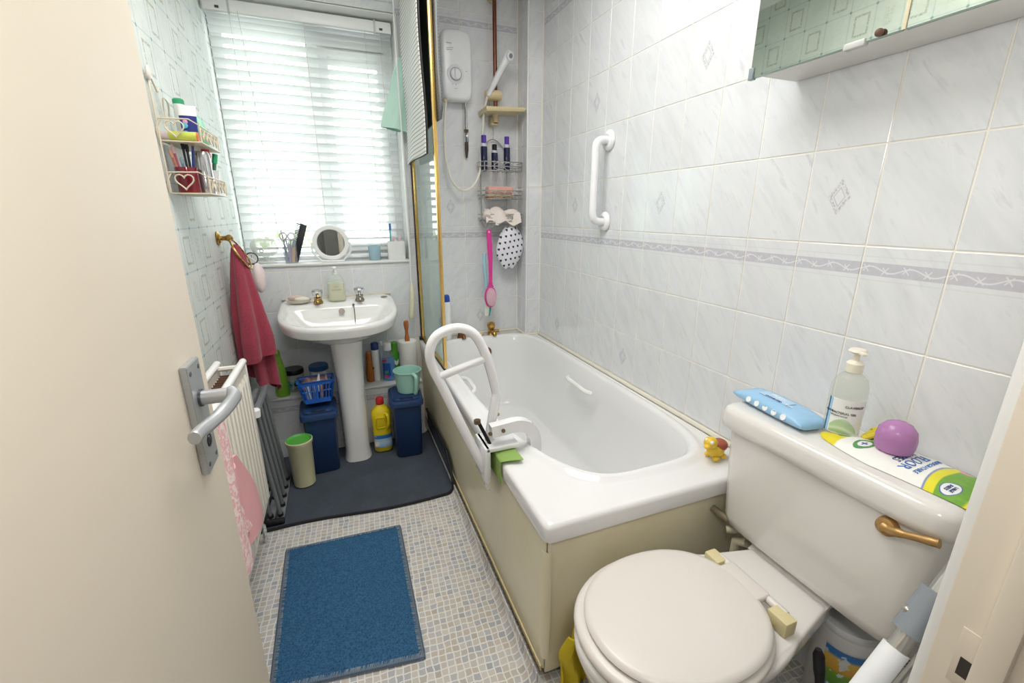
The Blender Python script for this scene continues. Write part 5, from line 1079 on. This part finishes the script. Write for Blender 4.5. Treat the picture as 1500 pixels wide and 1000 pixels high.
# ---------------------------------------------------------------- bins and what stands on the ledge
navy = P('bin_navy', '#1f3b66', .42, var=.1, scale=8)
def binn(cx_, fy, w, l, rotd):
    t = thing('pedal_bin', l, 'bin', (cx_, fy+.10, .0085)); M = about((cx_, fy+.1, 0), R(rotd, 'Z'))
    def rr(hw, y0, y1, z, n=9): return [M @ Vector((cx_+hw*cos(q_)*(abs(cos(q_))**n+abs(sin(q_))**n)**(-1/n), (y0+y1)/2+(y1-y0)/2*sin(q_)*(abs(cos(q_))**n+abs(sin(q_))**n)**(-1/n), z)) for q_ in [2*pi*(i+.5)/48 for i in range(48)]]
    h = w/2
    obj('body', loft([rr(h-.012, fy+.012, fy+.19, .0090), rr(h-.010, fy+.010, fy+.192, .012), rr(h-.001, fy, fy+.205, .305)]), navy, t)
    obj('rim', loft([rr(h+.006, fy-.006, fy+.21, .293), rr(h+.010, fy-.012, fy+.215, .298), rr(h+.010, fy-.012, fy+.215, .318), rr(h+.006, fy-.008, fy+.212, .326), rr(h-.004, fy+.002, fy+.203, .328)]), navy, t)
    obj('lid', loft([rr(h-.006, fy+.006, fy+.20, .327), rr(h-.007, fy+.006, fy+.20, .334), rr(h-.014, fy+.012, fy+.194, .339), rr(h-.03, fy+.03, fy+.175, .3395)]), navy, t)
    obj('lid_grip', xf(box(cx_-h*.45, cx_+h*.45, fy+.006, fy+.022, .333, .345, .004), M), P('bin_navy_dark', '#16294a', .4), t)
    return t
b1 = binn(-1.282, 1.600, .150, 'navy lidded bin with the blue basket on top, left of the pedestal', 3)
b2 = binn(-.862, 1.600, .150, 'navy lidded bin under the mint jug, right of the pedestal', -3)
# mint jug
jz = .3405; jc = (-.842, 1.705, jz)
jg = thing('jug', 'mint green plastic bath jug standing on the right navy bin', 'jug', jc)
minp = P('jug_mint', '#a5d3c6', .35, sss=.15)
obj('body', lathe([(0, 0), (.052, 0), (.056, .004), (.068, .108), (.0725, .112), (.0725, .116), (.067, .116), (.064, .108), (.053, .008), (0, .008)], jc, 40), minp, jg)
obj('handle', tube(catmull([(jc[0]+.020, jc[1]-.066, jz+.108), (jc[0]+.030, jc[1]-.086, jz+.100), (jc[0]+.030, jc[1]-.086, jz+.06), (jc[0]+.026, jc[1]-.078, jz+.012), (jc[0]+.024, jc[1]-.064, jz+.010)], 5), .0095, 10), minp, jg)
# basket on the left bin
bk = thing('basket', 'bright blue plastic basket tilted on the left navy bin', 'basket', (-1.278, 1.70, .3405))
bl_ = P('basket_blue', '#1f63c4', .35)
BM = about((-1.278, 1.70, .3405), R(4, 'Z') @ R(-9, 'X')) @ T(0, 0, .0165)
def bx_(sx, z): return [((-1.278-sx*.0, 1.70, z), sx)]
B0x, B1x, B0y, B1y = .056, .078, .062, .080
def bk_pt(sx, sy, z): 
    f = (z)/.105; return BM @ Vector((-1.278+sx*(B0x+(B1x-B0x)*f), 1.70+sy*(B0y+(B1y-B0y)*f), .3415+z))
def bar(a, b_, w=.004): return tube([a, b_], w, 4)
bp = []
def ringz(z, g=0): return [bk_pt(sx, sy, z) for sx, sy in ((-1, -1), (1, -1), (1, 1), (-1, 1))]
obj('floor', loft([[p for p in ringz(0)], [p+Vector((0, 0, .004)) for p in ringz(0)]]), bl_, bk)
def wallseg(z0, z1): return loft([[bk_pt(a*k, b__*k, z) for z, k in ((z0, 1.0), (z1, 1.0), (z1, .965), (z0, .965))] for a, b__ in ((-1, -1), (1, -1), (1, 1), (-1, 1), (-1, -1))], False, False)
obj('rim', join(wallseg(.088, .105), loft([[bk_pt(a*k, b__*k, z) for z, k in ((.100, 1.0), (.106, 1.07), (.109, 1.07), (.106, .97))] for a, b__ in ((-1, -1), (1, -1), (1, 1), (-1, 1), (-1, -1))], False, False)), bl_, bk)
obj('lower_band', wallseg(0, .022), bl_, bk)
def lerp_(a, b_, t): return a+(b_-a)*t
slm = []
for side in range(4):
    cs = ((-1, -1), (1, -1), (1, 1), (-1, 1)); a, b_ = cs[side], cs[(side+1) % 4]
    for k in range(11):
        f = k/10; sx, sy = lerp_(a[0], b_[0], f), lerp_(a[1], b_[1], f); w = .0075 if k in (0, 10, 5) else .0036
        slm.append(tube([bk_pt(sx*.985, sy*.985, .015), bk_pt(sx*.985, sy*.985, .095)], w*.8, 5))
    slm.append(tube([bk_pt(a[0]*.985, a[1]*.985, .058), bk_pt(b_[0]*.985, b_[1]*.985, .058)], .002, 4))
obj('lattice', join(*slm), bl_, bk)
def inb(x, y, z): return BM @ Vector((-1.278+x, 1.70+y, .3415+z))
pot = thing('cosmetic_pot', 'clear pink cosmetic pot lying in the blue basket', 'pot', inb(.012, .01, .006))
obj('pot', tube([inb(-.022, .018, .086), inb(.050, .022, .086)], .028, 20), P('pot_mauve', '#a07c80', .25, coat=.3), pot)
obj('rim', tube([inb(.044, .022, .086), inb(.052, .022, .086)], .031, 20), P('pot_pale', '#cdb3b0', .3), pot)
solo('pot_lid', xf(lathe([(0, 0), (.031, 0), (.033, .003), (.033, .014), (.030, .017), (0, .017)], (0, 0, 0), 28), T(*inb(-.034, -.004, .082)) @ R(-62, 'Y') @ R(20, 'X')), P('lid_dusty_pink', '#bf9488', .45), 'dusty pink round lid leaning in the blue basket', 'lid')
for k, (x, y, w, hc, l) in enumerate(((-.035, -.035, .012, '#e9ecf2', 'white tube upright at the front left of the blue basket'), (-.012, -.034, .009, '#8fb2dd', 'pale blue tube at the front of the blue basket'), (.018, -.034, .008, '#e8a35a', 'orange tube at the front right of the blue basket'), (.038, -.03, .009, '#3c3d48', 'dark tube in the right front corner of the blue basket'))):
    solo('cosmetic_tube', tube([inb(x, y, .006), inb(x*1.05, y*1.02, .082)], w, 10), P('cosmetic_%d' % k, hc, .35), l, 'tube')
solo('leaflet', loft([[inb(-.012, -.045, .05), inb(.016, -.05, .05), inb(.020, -.045, .135), inb(.014, -.044, .135)], [inb(-.012, -.044, .05), inb(.016, -.049, .05), inb(.020, -.044, .135), inb(.014, -.043, .135)]]), wht, 'small white paper corner sticking out of the blue basket', 'paper')
LZ_ = .3345
gbt = thing('shampoo_bottle', 'tall lime green bottle at the left end of the pipe ledge', 'bottle', (-1.452, 1.885, LZ_))
c = (-1.452, 1.885, LZ_)
obj('body', lathe([(0, 0), (.030, 0), (.033, .004), (.031, .09), (.026, .15), (.017, .195), (.012, .215), (0, .217)], c, 26, 1, .8), P('bottle_lime', '#8cc63a', .3), gbt)
obj('cap', lathe([(.012, .214), (.014, .216), (.013, .240), (.008, .246), (0, .247)], c, 18), P('cap_lime', '#79b52d', .35), gbt)
j1 = thing('jar', 'clear jar with a black lid and printed label on the pipe ledge', 'jar', (-1.408, 1.955, LZ_)); c = (-1.398, 1.955, LZ_)
obj('glass', lathe([(0, 0), (.044, 0), (.046, .004), (.046, .088), (.042, .096), (0, .096)], c, 28), tinted('jar_clear', '#cfd6d4', .2, .12), j1)
m = MB('jar_label_print', .5); x, y, z = m.xyz(m.coords('Object')); f = m.noise(m.coords('Object'), 55, 2); m.color(m.ramp(f, [(.3, '#4f86a8'), (.48, '#6fb7ae'), (.58, '#cfdcd8'), (.7, '#2d4f56')])); 
obj('label', sheet(lambda u, v: (c[0]+.0468*cos(3.7+2.2*u), c[1]+.0468*sin(3.7+2.2*u), LZ_+.014+.05*v), 14, 2, .0004), m.m, j1)
obj('label_block', sheet(lambda u, v: (c[0]+.0474*cos(4.72+.35*u), c[1]+.0474*sin(4.72+.35*u), LZ_+.032+.02*v), 4, 2, .0004), P('print_dark', '#39413f'), j1)
obj('lid', lathe([(0, .093), (.049, .093), (.050, .096), (.050, .114), (.047, .118), (0, .118)], c, 30), P('lid_black', '#17181a', .3), j1)
j2 = thing('jar', 'white tub with a blue lid on the ledge behind the blue basket', 'jar', (-1.275, 1.955, LZ_)); c = (-1.275, 1.955, LZ_)
obj('tub', lathe([(0, 0), (.042, 0), (.044, .004), (.045, .100), (0, .100)], c, 28), P('plastic_white', '#f3f3f4'), j2)
obj('lid', lathe([(0, .098), (.048, .098), (.049, .101), (.049, .120), (.045, .125), (0, .125)], c, 30), P('lid_blue', '#2a5e96', .35), j2)
# right of the pedestal
sp_ = thing('wooden_stick', 'slim glossy orange brown wooden stick upright on the pipe ledge', 'stick', (-1.016, 1.915, LZ_)); c = (-1.016, 1.935, LZ_)
obj('body', lathe([(0, 0), (.020, 0), (.022, .004), (.022, .05), (.018, .09), (.0165, .13), (.015, .16), (.012, .172), (0, .175)], c, 18), P('varnished_orange', '#b0641c', .2, coat=.4, var=.25, scale=30), sp_)
obj('button', tube([(c[0]+.016, c[1]-.012, LZ_+.078), (c[0]+.022, c[1]-.014, LZ_+.078)], .005, 8), P('wood_dark', '#4a2a14', .4), sp_)
w1 = thing('cleaner_bottle', 'slim white bottle with a dark blue cap on the pipe ledge', 'bottle', (-.980, 1.94, LZ_)); c = (-.980, 1.94, LZ_)
obj('body', lathe([(0, 0), (.0195, 0), (.0205, .004), (.0205, .178), (.018, .182), (0, .182)], c, 20), P('plastic_white', '#f3f3f4'), w1)
obj('cap', lathe([(0, .180), (.0205, .180), (.021, .184), (.020, .214), (.016, .219), (0, .22)], c, 20), P('cap_navy', '#233a86', .35), w1)
tw_ = thing('pale_tube', 'pale blue grey tube standing between the white and blue bottles', 'tube', (-.946, 1.975, LZ_)); c = (-.946, 1.975, LZ_)
obj('body', lathe([(0, 0), (.013, 0), (.0135, .004), (.0135, .19), (0, .192)], c, 16), P('tube_pale', '#cfdbe4', .4), tw_); obj('cap', lathe([(0, .19), (.012, .19), (.012, .215), (0, .216)], c, 16), P('plastic_white', '#f3f3f4'), tw_)
mw_ = thing('blue_cleaner', 'clear bottle of blue cleaner with a white cap on the pipe ledge', 'bottle', (-.916, 1.92, LZ_)); c = (-.915, 1.918, LZ_)
obj('bottle', lathe([(0, 0), (.032, 0), (.034, .004), (.034, .115), (.031, .14), (.022, .165), (.0175, .17), (.0175, .178), (0, .178)], c, 26, 1, .72), tinted('clear_plastic_blue', '#eef4f8', .86, .06), mw_)
obj('liquid', lathe([(0, .004), (.0305, .004), (.0325, .008), (.0325, .118), (.030, .128), (0, .128)], c, 26, 1, .70), P('liquid_blue', '#1a86d6', .15, coat=.3), mw_)
obj('cap', lathe([(0, .176), (.0215, .176), (.0215, .213), (.019, .217), (0, .218)], c, 20), P('plastic_white', '#f3f3f4'), mw_)
def mpatch(a0, a1, z0, z1, tl): return sheet(lambda u, v: (c[0]+.0347*cos(a0+(a1-a0)*u), c[1]+.0347*.725*sin(a0+(a1-a0)*u), c[2]+z0+(z1-z0)*v+tl*u), 8, 2, .0005)
obj('label', mpatch(3.6, 4.9, .03, .105, .0), P('label_royal', '#2257b0', .3), mw_)
obj('label_flash', join(mpatch(3.62, 4.4, .108, .124, .008)), P('label_flash_red', '#cf3a4d', .3), mw_)
obj('label_flash', join(mpatch(3.9, 4.5, .026, .042, -.006)), P('label_flash_red', '#cf3a4d'), mw_)
obj('label_green', mpatch(4.0, 4.6, .045, .06, .004), P('label_leaf', '#4aa35c', .3), mw_)
g2 = thing('green_cleaner', 'green and white cleaner bottle behind the blue cleaner bottle', 'bottle', (-.874, 1.985, LZ_)); c = (-.872, 1.985, LZ_)
obj('body', lathe([(0, 0), (.026, 0), (.028, .004), (.027, .125), (.022, .145), (0, .146)], c, 20), P('cleaner_green', '#4fa336', .35), g2); obj('top', lathe([(0, .144), (.021, .144), (.021, .195), (.017, .20), (0, .20)], c, 20), P('cleaner_cap_green', '#5aa832', .35), g2)
obj('label', sheet(lambda u, v: (c[0]+.0284*cos(3.9+1.5*u), c[1]+.0284*sin(3.9+1.5*u), LZ_+.075+.025*v+.008*sin(u*7)), 10, 2, .0004), P('plastic_white', '#f3f3f4'), g2)
kr = thing('paper_roll', 'roll of white paper towel around a wooden handle at the ledge end', 'roll', (-.802, 1.94, LZ_)); c = (-.800, 1.945, LZ_)
obj('paper', lathe([(0, 0), (.050, 0), (.051, .002), (.051, .208), (.049, .210), (.016, .210), (.015, .205), (0, .205)], c, 36), P('paper_white', '#f0eeea', .9, bump=.2, bscale=120), kr)
obj('wooden_handle', lathe([(0, .20), (.013, .20), (.014, .225), (.0095, .25), (.009, .268), (.012, .285), (.0145, .305), (.0125, .322), (.006, .328), (0, .329)], c, 18), P('wood_orange', '#b5652d', .35, var=.2, scale=50, coat=.3), kr)
# bleach
bz_ = .0092; bc_ = (-.990, 1.745, bz_)
be = thing('bleach_bottle', 'yellow handled bleach bottle with a red cap beside the pedestal', 'bottle', bc_)
c = bc_
def orr(hx_, hy_, z, n=3): return [(c[0]+hx_*cos(q_)*(abs(cos(q_))**n+abs(sin(q_))**n)**(-1/n), c[1]+hy_*sin(q_)*(abs(cos(q_))**n+abs(sin(q_))**n)**(-1/n), c[2]+z) for q_ in [2*pi*(i+.5)/32 for i in range(32)]]
by = P('bleach_yellow', '#ead21e', .32)
obj('body', loft([orr(.043, .038, 0), orr(.048, .043, .006), orr(.048, .043, .10), orr(.050, .045, .12), orr(.047, .043, .135), orr(.050, .045, .150), orr(.050, .045, .195), orr(.05, .04, .225), orr(.032, .030, .245), orr(.020, .020, .258, 2), orr(.018, .018, .266, 2)]), by, be, angle=60)
Mb_ = T(c[0], c[1]-.0455, c[2]+.175) @ R(90, 'X')
obj('handle', stube([(c[0]+.020, c[1]-.040, c[2]+.222), (c[0]+.030, c[1]-.060, c[2]+.212), (c[0]+.032, c[1]-.062, c[2]+.17), (c[0]+.026, c[1]-.046, c[2]+.138)], .0085, 8), by, be)
obj('grip_recess', xf(box(-.030, .016, -.030, .026, -.004, .0012, .008, 3), Mb_ @ T(0, 0, .000)), P('bleach_recess', '#d9c117', .4), be)
obj('cap', lathe([(0, .262), (.019, .262), (.0205, .266), (.0205, .292), (.017, .298), (0, .299)], c, 20), P('cap_red', '#c92a33', .35), be)
m = MB('bleach_label_print', .4); x, y, z = m.xyz(m.coords('Object')); f = m.noise(m.coords('Object'), 40, 2); cc = m.ramp((z-.03)/.075, [(0, '#7fb4dd'), (.3, '#c3d9ea'), (.62, '#a6cbe6'), (.68, '#2f6fb6'), (1, '#3f86c9')]); m.color(m.mix((f-.55)._m('MULTIPLY', 9, clamp=True)*.6, cc, '#e3c9d4'))
obj('label', loft([[(c[0]+.0488*cos(q_)*(abs(cos(q_))**3+abs(sin(q_))**3)**(-1/3), c[1]+.0438*sin(q_)*(abs(cos(q_))**3+abs(sin(q_))**3)**(-1/3), c[2]+z) for q_ in [3.7+2.4*i/24 for i in range(25)]] for z in (.028, .10)], False, False, False), m.m, be)
obj('torn_patch', box(c[0]-.044, c[0]-.024, c[1]-.0465, c[1]-.0445, c[2]+.040, c[2]+.066, .0), P('paper_torn', '#e9ead8', .8), be)
# cream pot
pc_ = thing('waste_pot', 'tall cream plastic pot with a green inside lid on the charcoal mat', 'bin', (-1.372, 1.552, .0092)); c = (-1.370, 1.55, .0092)
crp = P('pot_cream', '#e4dfb9', .35, sss=.1)
obj('body', lathe([(0, 0), (.044, 0), (.047, .003), (.053, .205), (.0565, .210), (.0580, .228), (.0550, .230), (.0520, .226), (.0505, .215), (0, .214)], c, 40), crp, pc_)
obj('lid', lathe([(0, .2235), (.030, .2225), (.046, .2225), (.0525, .231), (.0540, .231), (.0535, .2275), (.049, .2165), (0, .2165)], c, 40), P('lid_green', '#5cb24a', .4), pc_)
# folded tubular rack between radiator and corner
rk = thing('folding_rack', 'folded grey tubular rack leaning between radiator and red towel', 'rack', (-1.47, 1.45, .0092))
rgm = P('rack_grey', '#83868a', .45, .2, var=.08); rbk = P('rack_joint_black', '#1b1c1e', .5)
for k, x in enumerate((-1.522, -1.485, -1.448)):
    obj('base_bar', box(x-.014, x+.014, 1.275, 1.60, .0095, .024, .004), rgm, rk)
obj('base_foot', box(-1.538, -1.432, 1.266, 1.284, .0092, .032, .003), rbk, rk)
XT = (-1.545, -1.508, -1.471)
for k, x in enumerate((-1.522, -1.485, -1.448)):
    for i, y in enumerate((1.305, 1.375, 1.445, 1.515, 1.585)):
        if k == 1 and i % 2: continue
        top = (XT[k], y-.055, .472+.012*k)
        obj('tube', tube([(x, y, .022), top], .0082, 9), rgm, rk); obj('joint', tube([(x, y, .022), (x-.0005, y-.0015, .038)], .0112, 9), rbk, rk)
    a, b_ = Vector((XT[k], 1.225, .478+.012*k)), Vector((XT[k]+.004, 1.545, .486+.012*k))
    obj('top_bar', tube([a, b_], .0135, 8), rgm, rk); obj('end_joint', tube([a-Vector((0, .012, 0)), a+Vector((0, .03, 0))], .0155, 8), rbk, rk)
solo('pipe_fitting', join(tube([(-1.36, 1.83, .21), (-1.33, 1.83, .21)], .012, 10), tube([(-1.345, 1.845, .21), (-1.345, 1.815, .21)], .009, 8)), brass, 'small brass pipe fitting low behind the left navy bin', 'valve')
bpy.context.view_layer.update()
